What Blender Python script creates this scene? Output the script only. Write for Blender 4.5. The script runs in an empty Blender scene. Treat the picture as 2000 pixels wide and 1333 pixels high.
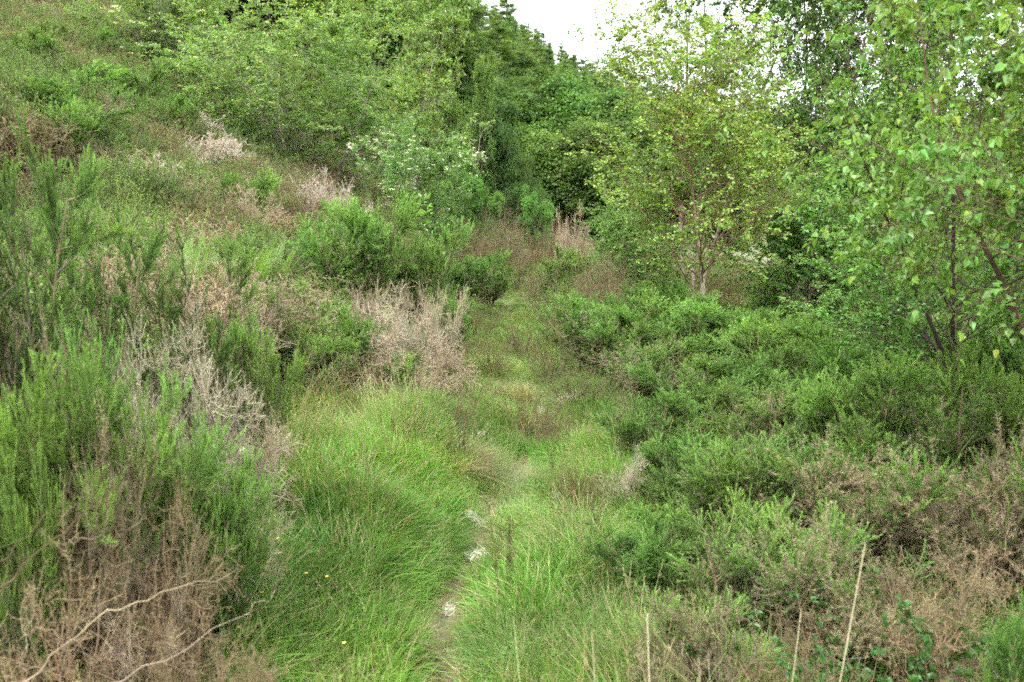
import bpy, math
import numpy as np
from mathutils import Vector

# ------------------------------------------------------------------ camera, sky, sun, exposure
sc = bpy.context.scene
COL = sc.collection
EYE = 1.6
PITCH = math.atan(246.5 / 1556.0)
FPX = 1555.6
cam_d = bpy.data.cameras.new("camera")
cam_d.lens = 28.0
cam_d.sensor_width = 36.0
cam_d.clip_start = 0.05
cam_d.clip_end = 3000.0
cam_d.dof.use_dof = True
cam_d.dof.focus_distance = 7.0
cam_d.dof.aperture_fstop = 4.5
cam = bpy.data.objects.new("camera", cam_d)
COL.objects.link(cam)
cam.location = (0, 0, EYE)
cam.rotation_euler = (math.pi / 2 - PITCH, 0, 0)
sc.camera = cam

SUN_EL, SUN_AZ = math.radians(58), math.radians(215)   # azimuth clockwise from +Y
world = bpy.data.worlds.new("World")
sc.world = world
world.use_nodes = True
wn, wl = world.node_tree.nodes, world.node_tree.links
wn.clear()
wo = wn.new("ShaderNodeOutputWorld")
bg = wn.new("ShaderNodeBackground")
sky = wn.new("ShaderNodeTexSky")
sky.sky_type = 'NISHITA'
sky.sun_disc = False
sky.sun_elevation = SUN_EL
sky.sun_rotation = SUN_AZ
sky.air_density = 1.0
sky.dust_density = 3.0
hs = wn.new("ShaderNodeHueSaturation")
hs.inputs['Saturation'].default_value = 0.12
cloud = wn.new("ShaderNodeMixRGB")
cloud.inputs['Fac'].default_value = 0.72
cloud.inputs['Color2'].default_value = (9.3, 9.6, 10.0, 1)     # even high cloud
wl.new(sky.outputs['Color'], hs.inputs['Color'])
wl.new(hs.outputs['Color'], cloud.inputs['Color1'])
wl.new(cloud.outputs['Color'], bg.inputs['Color'])
bg.inputs['Strength'].default_value = 0.13
wl.new(bg.outputs['Background'], wo.inputs['Surface'])

sun_d = bpy.data.lights.new("sun", 'SUN')
sun_d.energy = 1.5
sun_d.angle = math.radians(14)
sun_d.color = (1.0, 0.96, 0.9)
sun = bpy.data.objects.new("sun", sun_d)
COL.objects.link(sun)
sd = Vector((math.sin(SUN_AZ) * math.cos(SUN_EL), math.cos(SUN_AZ) * math.cos(SUN_EL), math.sin(SUN_EL)))
sun.rotation_euler = sd.to_track_quat('Z', 'Y').to_euler()
sun.location = sd * 60

sc.view_settings.view_transform = 'Standard'
sc.view_settings.look = 'None'
sc.view_settings.exposure = 1.78
sc.view_settings.gamma = 1.0
sc.render.engine = 'CYCLES'
sc.cycles.max_bounces = 7
sc.cycles.diffuse_bounces = 5
sc.cycles.glossy_bounces = 1
sc.cycles.transmission_bounces = 4
sc.cycles.use_denoising = False
sc.cycles.use_adaptive_sampling = True
sc.cycles.adaptive_threshold = 0.04
sc.cycles.pixel_filter_type = 'BLACKMAN_HARRIS'
sc.cycles.filter_width = 1.5

rng = np.random.default_rng(11)
def reseed(key):
    global rng
    rng = np.random.default_rng(sum((i + 3) * ord(c) for i, c in enumerate(key)))
PI = math.pi

# ------------------------------------------------------------------ terrain
def sp(v, k):
    v = np.asarray(v, float) * k
    return (np.log1p(np.exp(-np.abs(v))) + np.maximum(v, 0)) / k

PY = [-5, 2.0, 2.7, 3.5, 4.4, 5.8, 8.9, 13.8, 20, 30, 60]
PX = [-0.25, -0.25, -0.24, -0.22, -0.02, 0.24, 0.30, -0.16, 0.0, 0.6, 3.0]
def path_x(y):
    return (np.interp(y - .4, PY, PX) + np.interp(y, PY, PX) + np.interp(y + .4, PY, PX)) / 3

def terrain(x, y):
    x = np.asarray(x, float); y = np.asarray(y, float)
    xc = -1.15 + 0.25 * sp(y - 28, .3) - 0.12 * sp(y - 150, .05)
    slope = 0.46 + 0.0045 * np.clip(y, 0, 60)
    run = sp(xc - x, 1.6)
    L = slope * (70 * np.tanh(run / 70))
    R = -5.0 * np.tanh(0.15 * sp(x - 1.7, 1.5) / 5.0)
    far = 0.05 * sp(x - 120, .04) + 0.03 * sp(y - 260, .02)
    bump = 0.05 * np.sin(x * 1.7 + 1.1 * np.sin(y * .9)) + 0.04 * np.sin(y * 1.9 + x * .7) \
        + 0.15 * np.sin(x * .37 + .8) * np.sin(y * .31)
    near = np.exp(-((x / 2.2) ** 2))
    rise = 0.012 * sp(y - 8, .8)
    groove = -0.07 * np.exp(-((x - path_x(y)) / .22) ** 2)
    hump = 0.13 * np.exp(-(((x - path_x(y) + .75) / .38) ** 2)) * np.clip((y - 1) / 2, 0, 1) * np.clip((7 - y) / 2, 0, 1)
    return L + R + far + bump * (1 - .7 * near) + rise * (np.abs(x) < 1e9) + groove + hump

CP, SP_ = math.cos(PITCH), math.sin(PITCH)
def z_for(py, Y):
    t = (666.5 - py) / FPX
    return EYE + Y * (t * CP - SP_) / (CP + t * SP_)
def at(px, Y, z=None):
    """world x, y, z of the ground under column px at distance Y"""
    zz = 0.0 if z is None else z
    x = 0.0
    for _ in range(8):
        depth = Y * CP - (zz - EYE) * SP_
        x = (px - 1000) / FPX * depth
        if z is None:
            zz = float(terrain(x, Y))
    return x, Y, zz
def point(px, py, Y):
    z = z_for(py, Y)
    x, _, _ = at(px, Y, z)
    return np.array([x, Y, z])
def ground_at(px, py):
    prev = None
    for Y in np.arange(1.5, 60, .02):
        p = point(px, py, Y)
        if p[2] <= terrain(p[0], p[1]):
            return p
    return p

# ------------------------------------------------------------------ geometry helpers
class Geo:
    def __init__(s):
        s.V = []; s.F4 = []; s.F3 = []; s.C4 = []; s.C3 = []; s.n = 0
    def quads(s, P, C):
        N = len(P)
        if N == 0: return
        s.V.append(P.reshape(-1, 3)); s.F4.append(np.arange(N * 4).reshape(N, 4) + s.n)
        s.C4.append(np.broadcast_to(C, (N, 3))); s.n += N * 4
    def tris(s, P, C):
        N = len(P)
        if N == 0: return
        s.V.append(P.reshape(-1, 3)); s.F3.append(np.arange(N * 3).reshape(N, 3) + s.n)
        s.C3.append(np.broadcast_to(C, (N, 3))); s.n += N * 3
    def tubes(s, P, R, S, C):
        """P (N,K,3), R (N,K), C (3,), (N,3) or (N,K,3)"""
        N, K, _ = P.shape
        T = np.gradient(P, axis=1)
        T /= np.linalg.norm(T, axis=2, keepdims=True) + 1e-9
        ref = np.where(np.abs(T[:, :1, 2:3]) > .8, np.array([1., 0, 0]), np.array([0, 0, 1.]))
        U = np.cross(T, ref); U /= np.linalg.norm(U, axis=2, keepdims=True) + 1e-9
        W = np.cross(T, U)
        a = np.arange(S) * 2 * PI / S
        ring = P[:, :, None] + R[:, :, None, None] * (np.cos(a)[None, None, :, None] * U[:, :, None] + np.sin(a)[None, None, :, None] * W[:, :, None])
        s.V.append(ring.reshape(-1, 3))
        idx = np.arange(N * K * S).reshape(N, K, S) + s.n
        i0 = idx[:, :-1]; i1 = idx[:, 1:]
        q = np.stack([i0, np.roll(i0, -1, 2), np.roll(i1, -1, 2), i1], -1).reshape(-1, 4)
        s.F4.append(q)
        C = np.asarray(C, float)
        if C.ndim == 1: C = C[None, None]
        elif C.ndim == 2: C = C[:, None]
        else: C = C[:, :-1]
        s.C4.append(np.broadcast_to(C[:, :, None], (N, K - 1, S, 3)).reshape(-1, 3))
        s.n += N * K * S
    def mesh(s, name, mat, smooth=True):
        me = bpy.data.meshes.new(name)
        V = np.concatenate(s.V).astype(np.float32)
        F4 = np.concatenate(s.F4) if s.F4 else np.zeros((0, 4), int)
        F3 = np.concatenate(s.F3) if s.F3 else np.zeros((0, 3), int)
        C = np.concatenate((s.C4 if s.C4 else []) + (s.C3 if s.C3 else []))
        n4, n3 = len(F4), len(F3)
        me.vertices.add(len(V)); me.vertices.foreach_set("co", V.ravel())
        loops = np.concatenate([F4.ravel(), F3.ravel()]).astype(np.int32)
        me.loops.add(len(loops)); me.loops.foreach_set("vertex_index", loops)
        starts = np.concatenate([np.arange(n4) * 4, n4 * 4 + np.arange(n3) * 3]).astype(np.int32)
        me.polygons.add(n4 + n3); me.polygons.foreach_set("loop_start", starts)
        me.update(calc_edges=True)
        me.polygons.foreach_set("use_smooth", np.full(n4 + n3, smooth))
        at_ = me.attributes.new("tint", 'FLOAT_COLOR', 'FACE')
        c4 = np.ones((n4 + n3, 4), np.float32); c4[:, :3] = np.clip(C, 0.002, 1)
        at_.data.foreach_set("color", c4.ravel())
        me.materials.append(mat)
        return me
    def build(s, name, mat, parent=None, smooth=True, link=True):
        o = bpy.data.objects.new(name, s.mesh(name, mat, smooth))
        if link: COL.objects.link(o)
        o.parent = parent
        return o

def unit(v): return v / (np.linalg.norm(v, axis=-1, keepdims=True) + 1e-9)
def rnd(n, s=1.0): return rng.normal(size=(n, 3)) * s
def U(a, b, n): return rng.uniform(a, b, n)
def jit(col, n, s=.15, hue=.08):
    c = np.asarray(col, float)
    return np.clip(c * (1 + rng.normal(size=(n, 1)) * s) * (1 + rng.normal(size=(n, 3)) * hue), .002, 1)

def walk(start, d, length, K, trop=(0, 0, 0), wig=.1):
    n = len(start); P = np.zeros((n, K, 3)); P[:, 0] = start
    d = unit(d); st = (np.asarray(length) / (K - 1)).reshape(-1, 1) if np.ndim(length) else length / (K - 1)
    tr = np.asarray(trop, float)
    for k in range(1, K):
        P[:, k] = P[:, k - 1] + d * st
        d = unit(d + tr / (K - 1) + rnd(n, wig))
    return P
def taper(r0, K, end=.25, p=1.0):
    t = np.linspace(0, 1, K) ** p
    return np.asarray(r0).reshape(-1, 1) * (1 - t * (1 - end))[None]
def sample(P, n, t0=0., t1=1., w=None, bias=1.0):
    N, K, _ = P.shape
    i = rng.choice(N, n, p=w) if w is not None else rng.integers(0, N, n)
    t = t0 + (t1 - t0) * rng.random(n) ** bias
    f = t * (K - 1); k = np.minimum(f.astype(int), K - 2); u = (f - k)[:, None]
    a = P[i, k]; b = P[i, k + 1]
    return a * (1 - u) + b * u, unit(b - a), i, t
def grow(P, R, n, t0, t1, ang, length, K, trop=(0, 0, .3), wig=.1, rr=.6, end=.3, lt=.5, flat=0., w=None):
    pos, tan, i, t = sample(P, n, t0, t1, w=w)
    side = rnd(n); side[:, 2] *= (1 - flat)
    side = unit(side - (side * tan).sum(1, keepdims=True) * tan)
    a = np.radians(U(ang[0], ang[1], n))[:, None]
    d = tan * np.cos(a) + side * np.sin(a)
    L = U(length[0], length[1], n) * (1 - lt * (t - t0) / max(t1 - t0, 1e-6))
    Q = walk(pos, d, L, K, trop, wig)
    k = np.clip((t * (P.shape[1] - 1)).astype(int), 0, P.shape[1] - 1)
    r = R[i, k] * rr
    return Q, taper(r, K, end), i, t

def needles(P, per, ln, wd, ang=(40, 75), t0=.0, t1=1., droop=0.):
    n = len(P) * per
    i = np.repeat(np.arange(len(P)), per); K = P.shape[1]
    f = (t0 + (t1 - t0) * rng.random(n)) * (K - 1); k = np.minimum(f.astype(int), K - 2); u = (f - k)[:, None]
    a, b = P[i, k], P[i, k + 1]
    pos = a * (1 - u) + b * u; tan = unit(b - a)
    side = rnd(n); side = unit(side - (side * tan).sum(1, keepdims=True) * tan)
    an = np.radians(U(ang[0], ang[1], n))[:, None]
    d = tan * np.cos(an) + side * np.sin(an); d[:, 2] -= droop
    l = U(ln[0], ln[1], n)[:, None]
    w = unit(np.cross(d, rnd(n))) * wd * .5
    needles.t = (k + u[:, 0]) / (K - 1)
    return np.stack([pos - w, pos + w, pos + d * l], 1), i
def leaves(pos, d, nrm, ln, ratio=.7, fold=.15, fine=False):
    n = len(pos); d = unit(d); sd = unit(np.cross(d, nrm)); up = np.cross(sd, d)
    l = np.asarray(ln).reshape(-1, 1); w = l * ratio * .5
    if not fine:
        b = pos; t = pos + d * l
        m = pos + d * l * .42
        return np.stack([b, m + sd * w + up * w * fold, t, m - sd * w + up * w * fold], 1)
    b = pos; tip = pos + d * l - up * l * .1
    a1 = pos + d * l * .28 + sd * w + up * w * fold * 2; a2 = pos + d * l * .66 + sd * w * .62 + up * w * fold
    c1 = pos + d * l * .28 - sd * w + up * w * fold * 2; c2 = pos + d * l * .66 - sd * w * .62 + up * w * fold
    return np.concatenate([np.stack([b, a1, a2, tip], 1), np.stack([b, tip, c2, c1], 1)])

# ------------------------------------------------------------------ materials
def mat_plant(name, trans=.3, rough=.55, spec=.3, nscale=1.2, namt=.35, objvar=.12, bump=0.):
    m = bpy.data.materials.new(name); m.use_nodes = True
    nt = m.node_tree; nd, lk = nt.nodes, nt.links; nd.clear()
    out = nd.new("ShaderNodeOutputMaterial")
    at_ = nd.new("ShaderNodeAttribute"); at_.attribute_name = "tint"
    geo = nd.new("ShaderNodeNewGeometry")
    nz = nd.new("ShaderNodeTexNoise"); nz.inputs['Scale'].default_value = nscale; nz.inputs['Detail'].default_value = 3
    lk.new(geo.outputs['Position'], nz.inputs['Vector'])
    mr = nd.new("ShaderNodeMapRange"); mr.inputs['From Min'].default_value = .3; mr.inputs['From Max'].default_value = .7
    mr.inputs['To Min'].default_value = 1 - namt; mr.inputs['To Max'].default_value = 1 + namt
    lk.new(nz.outputs['Fac'], mr.inputs['Value'])
    oi = nd.new("ShaderNodeObjectInfo")
    mo = nd.new("ShaderNodeMapRange"); mo.inputs['To Min'].default_value = 1 - objvar; mo.inputs['To Max'].default_value = 1 + objvar
    lk.new(oi.outputs['Random'], mo.inputs['Value'])
    mu = nd.new("ShaderNodeMath"); mu.operation = 'MULTIPLY'
    lk.new(mr.outputs['Result'], mu.inputs[0]); lk.new(mo.outputs['Result'], mu.inputs[1])
    hsv = nd.new("ShaderNodeHueSaturation"); hsv.inputs["Saturation"].default_value = .98
    nz2 = nd.new("ShaderNodeTexNoise"); nz2.inputs['Scale'].default_value = nscale * .6
    lk.new(geo.outputs['Position'], nz2.inputs['Vector'])
    mh = nd.new("ShaderNodeMapRange"); mh.inputs['From Min'].default_value = .3; mh.inputs['From Max'].default_value = .7
    mh.inputs['To Min'].default_value = .482; mh.inputs['To Max'].default_value = .515
    lk.new(nz2.outputs['Fac'], mh.inputs['Value']); lk.new(mh.outputs['Result'], hsv.inputs['Hue'])
    lk.new(mu.outputs[0], hsv.inputs['Value']); lk.new(at_.outputs['Color'], hsv.inputs['Color'])
    pr = nd.new("ShaderNodeBsdfPrincipled")
    pr.inputs['Roughness'].default_value = rough
    pr.inputs['Specular IOR Level'].default_value = spec
    lk.new(hsv.outputs['Color'], pr.inputs['Base Color'])
    if bump:
        nb = nd.new("ShaderNodeTexNoise"); nb.inputs['Scale'].default_value = 40; nb.inputs['Detail'].default_value = 5
        bp = nd.new("ShaderNodeBump"); bp.inputs['Strength'].default_value = bump; bp.inputs['Distance'].default_value = .02
        lk.new(geo.outputs['Position'], nb.inputs['Vector'])
        lk.new(nb.outputs['Fac'], bp.inputs['Height']); lk.new(bp.outputs['Normal'], pr.inputs['Normal'])
    if trans > 0:
        tr = nd.new("ShaderNodeBsdfTranslucent")
        g = nd.new("ShaderNodeMixRGB"); g.blend_type = 'MULTIPLY'; g.inputs['Fac'].default_value = 1
        g.inputs['Color2'].default_value = (1.25, 1.2, .5, 1)
        lk.new(hsv.outputs['Color'], g.inputs['Color1']); lk.new(g.outputs['Color'], tr.inputs['Color'])
        mx = nd.new("ShaderNodeMixShader"); mx.inputs['Fac'].default_value = trans
        lk.new(pr.outputs[0], mx.inputs[1]); lk.new(tr.outputs[0], mx.inputs[2]); lk.new(mx.outputs[0], out.inputs['Surface'])
    else:
        lk.new(pr.outputs[0], out.inputs['Surface'])
    return m

M_LEAF = mat_plant("leaf_surface", .42, .38, .5, 1.0, .22)
M_FAR = mat_plant("far_leaf_surface", .4, .6, .2, .35, .3, .15)
M_NEEDLE = mat_plant("needle_surface", .35, .5, .35, 3.0, .25)
M_GRASS = mat_plant("grass_surface", .4, .55, .2, 1.6, .3)
M_DRY = mat_plant("dry_twig_surface", .0, .8, .15, 4.0, .25)
M_BARK = mat_plant("bark_surface", .0, .85, .15, 9.0, .35, bump=.4)
M_WOOL = mat_plant("wool_surface", .3, .9, .1, 4.0, .05)
M_PETAL = mat_plant("petal_surface", .3, .6, .2, 4.0, .05)

def mat_ground():
    m = bpy.data.materials.new("soil_surface"); m.use_nodes = True
    nt = m.node_tree; nd, lk = nt.nodes, nt.links
    pr = nd['Principled BSDF']; pr.inputs['Roughness'].default_value = .95
    geo = nd.new("ShaderNodeNewGeometry")
    n1 = nd.new("ShaderNodeTexNoise"); n1.inputs['Scale'].default_value = 14; n1.inputs['Detail'].default_value = 8
    n2 = nd.new("ShaderNodeTexNoise"); n2.inputs['Scale'].default_value = .8; n2.inputs['Detail'].default_value = 4
    lk.new(geo.outputs['Position'], n1.inputs['Vector']); lk.new(geo.outputs['Position'], n2.inputs['Vector'])
    r1 = nd.new("ShaderNodeValToRGB"); e = r1.color_ramp.elements
    e[0].position = .3; e[0].color = (.10, .075, .045, 1); e[1].position = .7; e[1].color = (.30, .24, .16, 1)
    r2 = nd.new("ShaderNodeValToRGB"); e = r2.color_ramp.elements
    e[0].position = .42; e[0].color = (.08, .15, .035, 1); e[1].position = .62; e[1].color = (.15, .16, .06, 1)
    mx = nd.new("ShaderNodeMixRGB"); mx.inputs['Fac'].default_value = .75
    lk.new(n1.outputs['Fac'], r1.inputs['Fac']); lk.new(n2.outputs['Fac'], r2.inputs['Fac'])
    lk.new(r1.outputs['Color'], mx.inputs['Color1']); lk.new(r2.outputs['Color'], mx.inputs['Color2'])
    at_ = nd.new("ShaderNodeAttribute"); at_.attribute_name = "worn"
    mx2 = nd.new("ShaderNodeMixRGB"); lk.new(at_.outputs['Fac'], mx2.inputs['Fac'])
    r3 = nd.new("ShaderNodeValToRGB"); e = r3.color_ramp.elements
    e[0].position = .3; e[0].color = (.06, .042, .026, 1); e[1].position = .7; e[1].color = (.17, .125, .075, 1)
    lk.new(n1.outputs['Fac'], r3.inputs['Fac'])
    lk.new(mx.outputs['Color'], mx2.inputs['Color1']); lk.new(r3.outputs['Color'], mx2.inputs['Color2'])
    lk.new(mx2.outputs['Color'], pr.inputs['Base Color'])
    bp = nd.new("ShaderNodeBump"); bp.inputs['Strength'].default_value = .6; bp.inputs['Distance'].default_value = .03
    lk.new(n1.outputs['Fac'], bp.inputs['Height']); lk.new(bp.outputs['Normal'], pr.inputs['Normal'])
    return m

# ------------------------------------------------------------------ ground sheet
def axis(lo, hi, fine_lo, fine_hi, step, n_out):
    a = np.arange(fine_lo, fine_hi, step)
    l = fine_lo - np.geomspace(step, fine_lo - lo, n_out)[::-1]
    r = fine_hi + np.geomspace(step, hi - fine_hi, n_out)
    return np.concatenate([l, a, r])
gx = axis(-900, 900, -3.5, 3.5, .07, 70)
gy = axis(-200, 1500, 1.0, 12, .09, 80)
X, Y_ = np.meshgrid(gx, gy)
Z = terrain(X, Y_)
me = bpy.data.meshes.new("ground")
nx, ny = len(gx), len(gy)
V = np.stack([X, Y_, Z], -1).reshape(-1, 3).astype(np.float32)
ii = np.arange(nx * ny).reshape(ny, nx)
Q = np.stack([ii[:-1, :-1], ii[:-1, 1:], ii[1:, 1:], ii[1:, :-1]], -1).reshape(-1, 4).astype(np.int32)
me.vertices.add(len(V)); me.vertices.foreach_set("co", V.ravel())
me.loops.add(Q.size); me.loops.foreach_set("vertex_index", Q.ravel())
me.polygons.add(len(Q)); me.polygons.foreach_set("loop_start", (np.arange(len(Q)) * 4).astype(np.int32))
me.update(calc_edges=True)
me.polygons.foreach_set("use_smooth", np.full(len(Q), True))
wa = me.attributes.new("worn", 'FLOAT', 'POINT')
worn = np.exp(-((V[:, 0] - path_x(V[:, 1])) / .15) ** 2) * np.clip((7 - V[:, 1]) / 2, 0, 1)
wa.data.foreach_set("value", worn.astype(np.float32))
me.materials.append(mat_ground())
ground = bpy.data.objects.new("ground", me); COL.objects.link(ground); ground["kind"] = "structure"

# ------------------------------------------------------------------ thing helpers
def empty(name, label, cat, loc=(0, 0, 0), group=None):
    o = bpy.data.objects.new(name, None); o.empty_display_size = .1
    COL.objects.link(o); o.location = loc
    o["label"] = label; o["category"] = cat
    if group: o["group"] = group
    return o
used = set()
PROTO = {}
def children(o): return [c for c in PROTO[o.name]]
def register(key, root, parts, H, W):
    cs = []
    for o in parts:
        c = np.empty(len(o.data.vertices) * 3, np.float32); o.data.vertices.foreach_get("co", c); cs.append(c.reshape(-1, 3))
    c = np.concatenate(cs)
    H = float(np.percentile(c[:, 2], 99.7)); W = 2 * float(np.percentile(np.hypot(c[:, 0], c[:, 1]), 96))
    PROTO[key] = dict(root=root, parts=parts, H=H, W=W, used=False)
def put(key, name, label, cat, loc, rz, s, group=None, tilt=(0, 0)):
    """the first use moves the thing itself, later uses copy it and its parts"""
    p = PROTO[key]
    if not p['used']:
        r = p['root']; p['used'] = True
        r.name = name
    else:
        r = p['root'].copy(); COL.objects.link(r); r.name = name
        for c in p['parts']:
            d = c.copy(); COL.objects.link(d); d.parent = r
    r.location = loc; r.rotation_euler = (tilt[0], tilt[1], rz); r.scale = s
    r["label"] = label; r["category"] = cat
    if group: r["group"] = group
    elif "group" in r.keys(): del r["group"]
    return r
def put_px(key, name, label, cat, px, Y, top, wpx, group=None, rz=None, sink=.03, tilt=(0, 0), hmin=.12):
    x, y, z = at(px, Y)
    H = z_for(top, Y) - z
    W = wpx / FPX * Y
    p = PROTO[key]
    H = max(H, hmin)
    sz = max(H / p['H'], .12); sx = W / p['W']
    return put(key, name, label, cat, (x, y, z - sink), rng.uniform(0, 2 * PI) if rz is None else rz, (sx, sx, sz), group, tilt)
def new_root(): return empty("proto", "", "")

# ------------------------------------------------------------------ builders: shrubs
GREEN_TIP = np.array([.19, .365, .065]); GREEN_OLD = np.array([.10, .175, .045]); BROWN = np.array([.215, .18, .10])
PALE = np.array([.39, .35, .25]); STEM = np.array([.17, .14, .08])

def gorse(key, H, W, stems=9, br=70, shoots=900, per=70, nl=(.012, .022), nw=.0022, green=.75, low=.35, deadper=40, sl=(.07, .17), old=GREEN_OLD):
    reseed(key)
    root = new_root()
    n = stems
    a = U(0, 2 * PI, n); tilt = U(.1, .95, n) * (W / H) * .55
    d = np.stack([np.cos(a) * tilt, np.sin(a) * tilt, np.ones(n)], 1)
    base = np.stack([np.cos(a) * .05, np.sin(a) * .05, np.zeros(n)], 1)
    S = walk(base, d, U(.5, .95, n) * H * np.sqrt(1 + tilt ** 2 * .4), 7, (0, 0, .35), .09)
    SR = taper(U(.008, .016, n) * (H ** .5), 7, .3)
    B, BR, bi, bt = grow(S, SR, br, .22, 1., (25, 70), (.22 * H, .42 * H), 5, (0, 0, .55), .12, .55, .3, .45)
    T, TR, ti, tt = grow(B, BR, shoots, .1, 1., (20, 58), sl, 4, (0, 0, .8), .12, .5, .4, .2)
    sub = np.concatenate([B[:, 1:], ], 0)
    hz = T[:, -1, 2] / H; rad = np.hypot(T[:, -1, 0], T[:, -1, 1]) / (W / 2)
    outer = hz + .45 * rad
    live = (outer + rng.normal(size=len(T)) * .16) > low + .2
    live &= rng.random(len(T)) < green + .25 * (outer > 1)
    g = Geo(); g.tubes(S, SR, 6, jit(STEM, n)); g.tubes(B, BR, 4, jit(STEM * 1.1, br))
    dead = T[~live]
    if len(dead): g.tubes(dead, TR[~live], 3, jit(PALE * .7, len(dead)))
    stem_o = g.build("stems", M_BARK, root)
    f = Geo()
    L = T[live]
    if len(L):
        tip = np.clip((outer[live] - .7) * 1.4, 0, 1)[:, None]
        cL = old * (1 - tip) + GREEN_TIP * tip
        cL = cL * (1 + rng.normal(size=(len(L), 1)) * .18)
        f.tubes(L, np.full(TR[live].shape, .0014), 3, cL)
        tr, i = needles(L, per, nl, nw, (25, 62))
        tt = np.clip(needles.t * 1.6 - .45, 0, 1)[:, None]
        f.tris(tr, (cL[i] * (.4 + .6 * tt) + old * .6 * (1 - tt)) * (1 + rng.normal(size=(len(i), 1)) * .2))
        # tight bright plume at each tip
        tp = L[:, -2:]
        tr, i = needles(tp, max(6, per // 3), (nl[0] * .8, nl[1]), nw * 1.2, (8, 35))
        f.tris(tr, (cL[i] * .4 + GREEN_TIP * .75) * (1 + rng.normal(size=(len(i), 1)) * .15))
    # old green spines down the branches
    tr, i = needles(B, per * 2, nl, nw, (40, 80), .35, 1.)
    f.tris(tr, jit(old * .9 if green > .5 else BROWN, len(tr)))
    fol = f.build("spiny_foliage", M_NEEDLE, root, smooth=False)
    parts = [stem_o, fol]
    if len(dead):
        q = Geo(); tr, i = needles(dead, deadper, nl, nw, (35, 80)); q.tris(tr, jit(BROWN * 1.15, len(tr), .25))
        parts.append(q.build("dead_spines", M_DRY, root, smooth=False))
    register(key, root, parts, H, W)

def dead_shrub(key, H, W, stems=8, br=80, tw=700, per=14, col=PALE, lean=(0, 0, .1), nw=.0018, rad=.010):
    reseed(key)
    root = new_root(); n = stems
    a = U(0, 2 * PI, n); tilt = U(.2, 1.1, n) * (W / H) * .6
    d = np.stack([np.cos(a) * tilt, np.sin(a) * tilt, np.ones(n)], 1)
    S = walk(np.stack([np.cos(a) * .04, np.sin(a) * .04, np.zeros(n)], 1), d, U(.7, 1., n) * H, 7, lean, .16)
    SR = taper(U(.6, 1.1, n) * rad, 7, .25)
    B, BR, _, _ = grow(S, SR, br, .15, 1., (25, 75), (.2 * H, .45 * H), 6, (0, 0, .2), .22, .55, .3, .4)
    T, TR, _, _ = grow(B, BR, tw, .1, 1., (25, 75), (.05, .15), 4, (0, 0, .2), .25, .6, .35, .3)
    g = Geo(); g.tubes(S, SR, 6, jit(col * .8, n)); g.tubes(B, BR, 4, jit(col, br))
    o1 = g.build("branches", M_DRY, root)
    h = Geo(); h.tubes(T, np.maximum(TR, .0009), 3, jit(col, tw, .2, .05))
    tr, _ = needles(T, per, (.008, .022), nw, (40, 85)); h.tris(tr, jit(col * np.array([.95, .9, .85]), len(tr), .25, .05))
    tr, _ = needles(B, per, (.01, .03), nw, (40, 85)); h.tris(tr, jit(col * .9, len(tr), .25, .05))
    o2 = h.build("twigs", M_DRY, root, smooth=False)
    register(key, root, [o1, o2], H, W)

def heather_geo(H, W, n, side, per, ctop, clow, nl=(.006, .012), nw=.0026, brown=.25, g=None):
    g = g or Geo()
    a = U(0, 2 * PI, n); rr = np.sqrt(rng.random(n))
    tilt = rr * (W / H) * .85
    base = np.stack([np.cos(a) * rr * W * .22, np.sin(a) * rr * W * .22, np.zeros(n)], 1)
    d = np.stack([np.cos(a) * tilt, np.sin(a) * tilt, np.ones(n)], 1)
    ln = H * U(.75, 1.08, n) * np.sqrt(1 + .35 * tilt ** 2)
    S = walk(base, d, ln, 5, (0, 0, .3), .2)
    SR = taper(np.full(n, .0025), 5, .4)
    g.tubes(S, SR, 3, jit(STEM, n))
    T, TR, i, t = grow(S, SR, side, .3, 1., (25, 80), (.035, .10), 3, (0, 0, .35), .2, .6, .5, .3)
    g.tubes(T, np.full(TR.shape, .0010), 3, jit(clow, side))
    hz = np.clip(T[:, -1, 2] / H + rng.normal(size=side) * .12, 0, 1)
    isb = rng.random(side) < brown
    tt = np.clip((hz - .45) * 2.2, 0, 1)[:, None]
    c = np.where(isb[:, None], clow, clow * (1 - tt) + ctop * tt)
    tr, i = needles(T, per, nl, nw, (30, 80)); g.tris(tr, c[i] * (1 + rng.normal(size=(len(i), 1)) * .25))
    return g
def heather(key, H, W, n=70, side=900, per=16, ctop=(.13, .20, .05), clow=(.15, .10, .055), **k):
    reseed(key)
    root = new_root()
    o = heather_geo(H, W, n, side, per, np.array(ctop), np.array(clow), **k).build("foliage", M_NEEDLE, root, smooth=False)
    g = Geo(); m = 14; a = U(0, 2 * PI, m)
    S = walk(np.zeros((m, 3)), np.stack([np.cos(a), np.sin(a), U(.6, 1.6, m)], 1), U(.5, .8, m) * W * .6, 5, (0, 0, .3), .2)
    g.tubes(S, taper(np.full(m, .006), 5, .3), 5, jit(STEM, m))
    register(key, root, [o, g.build("stems", M_BARK, root)], H, W)

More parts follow.
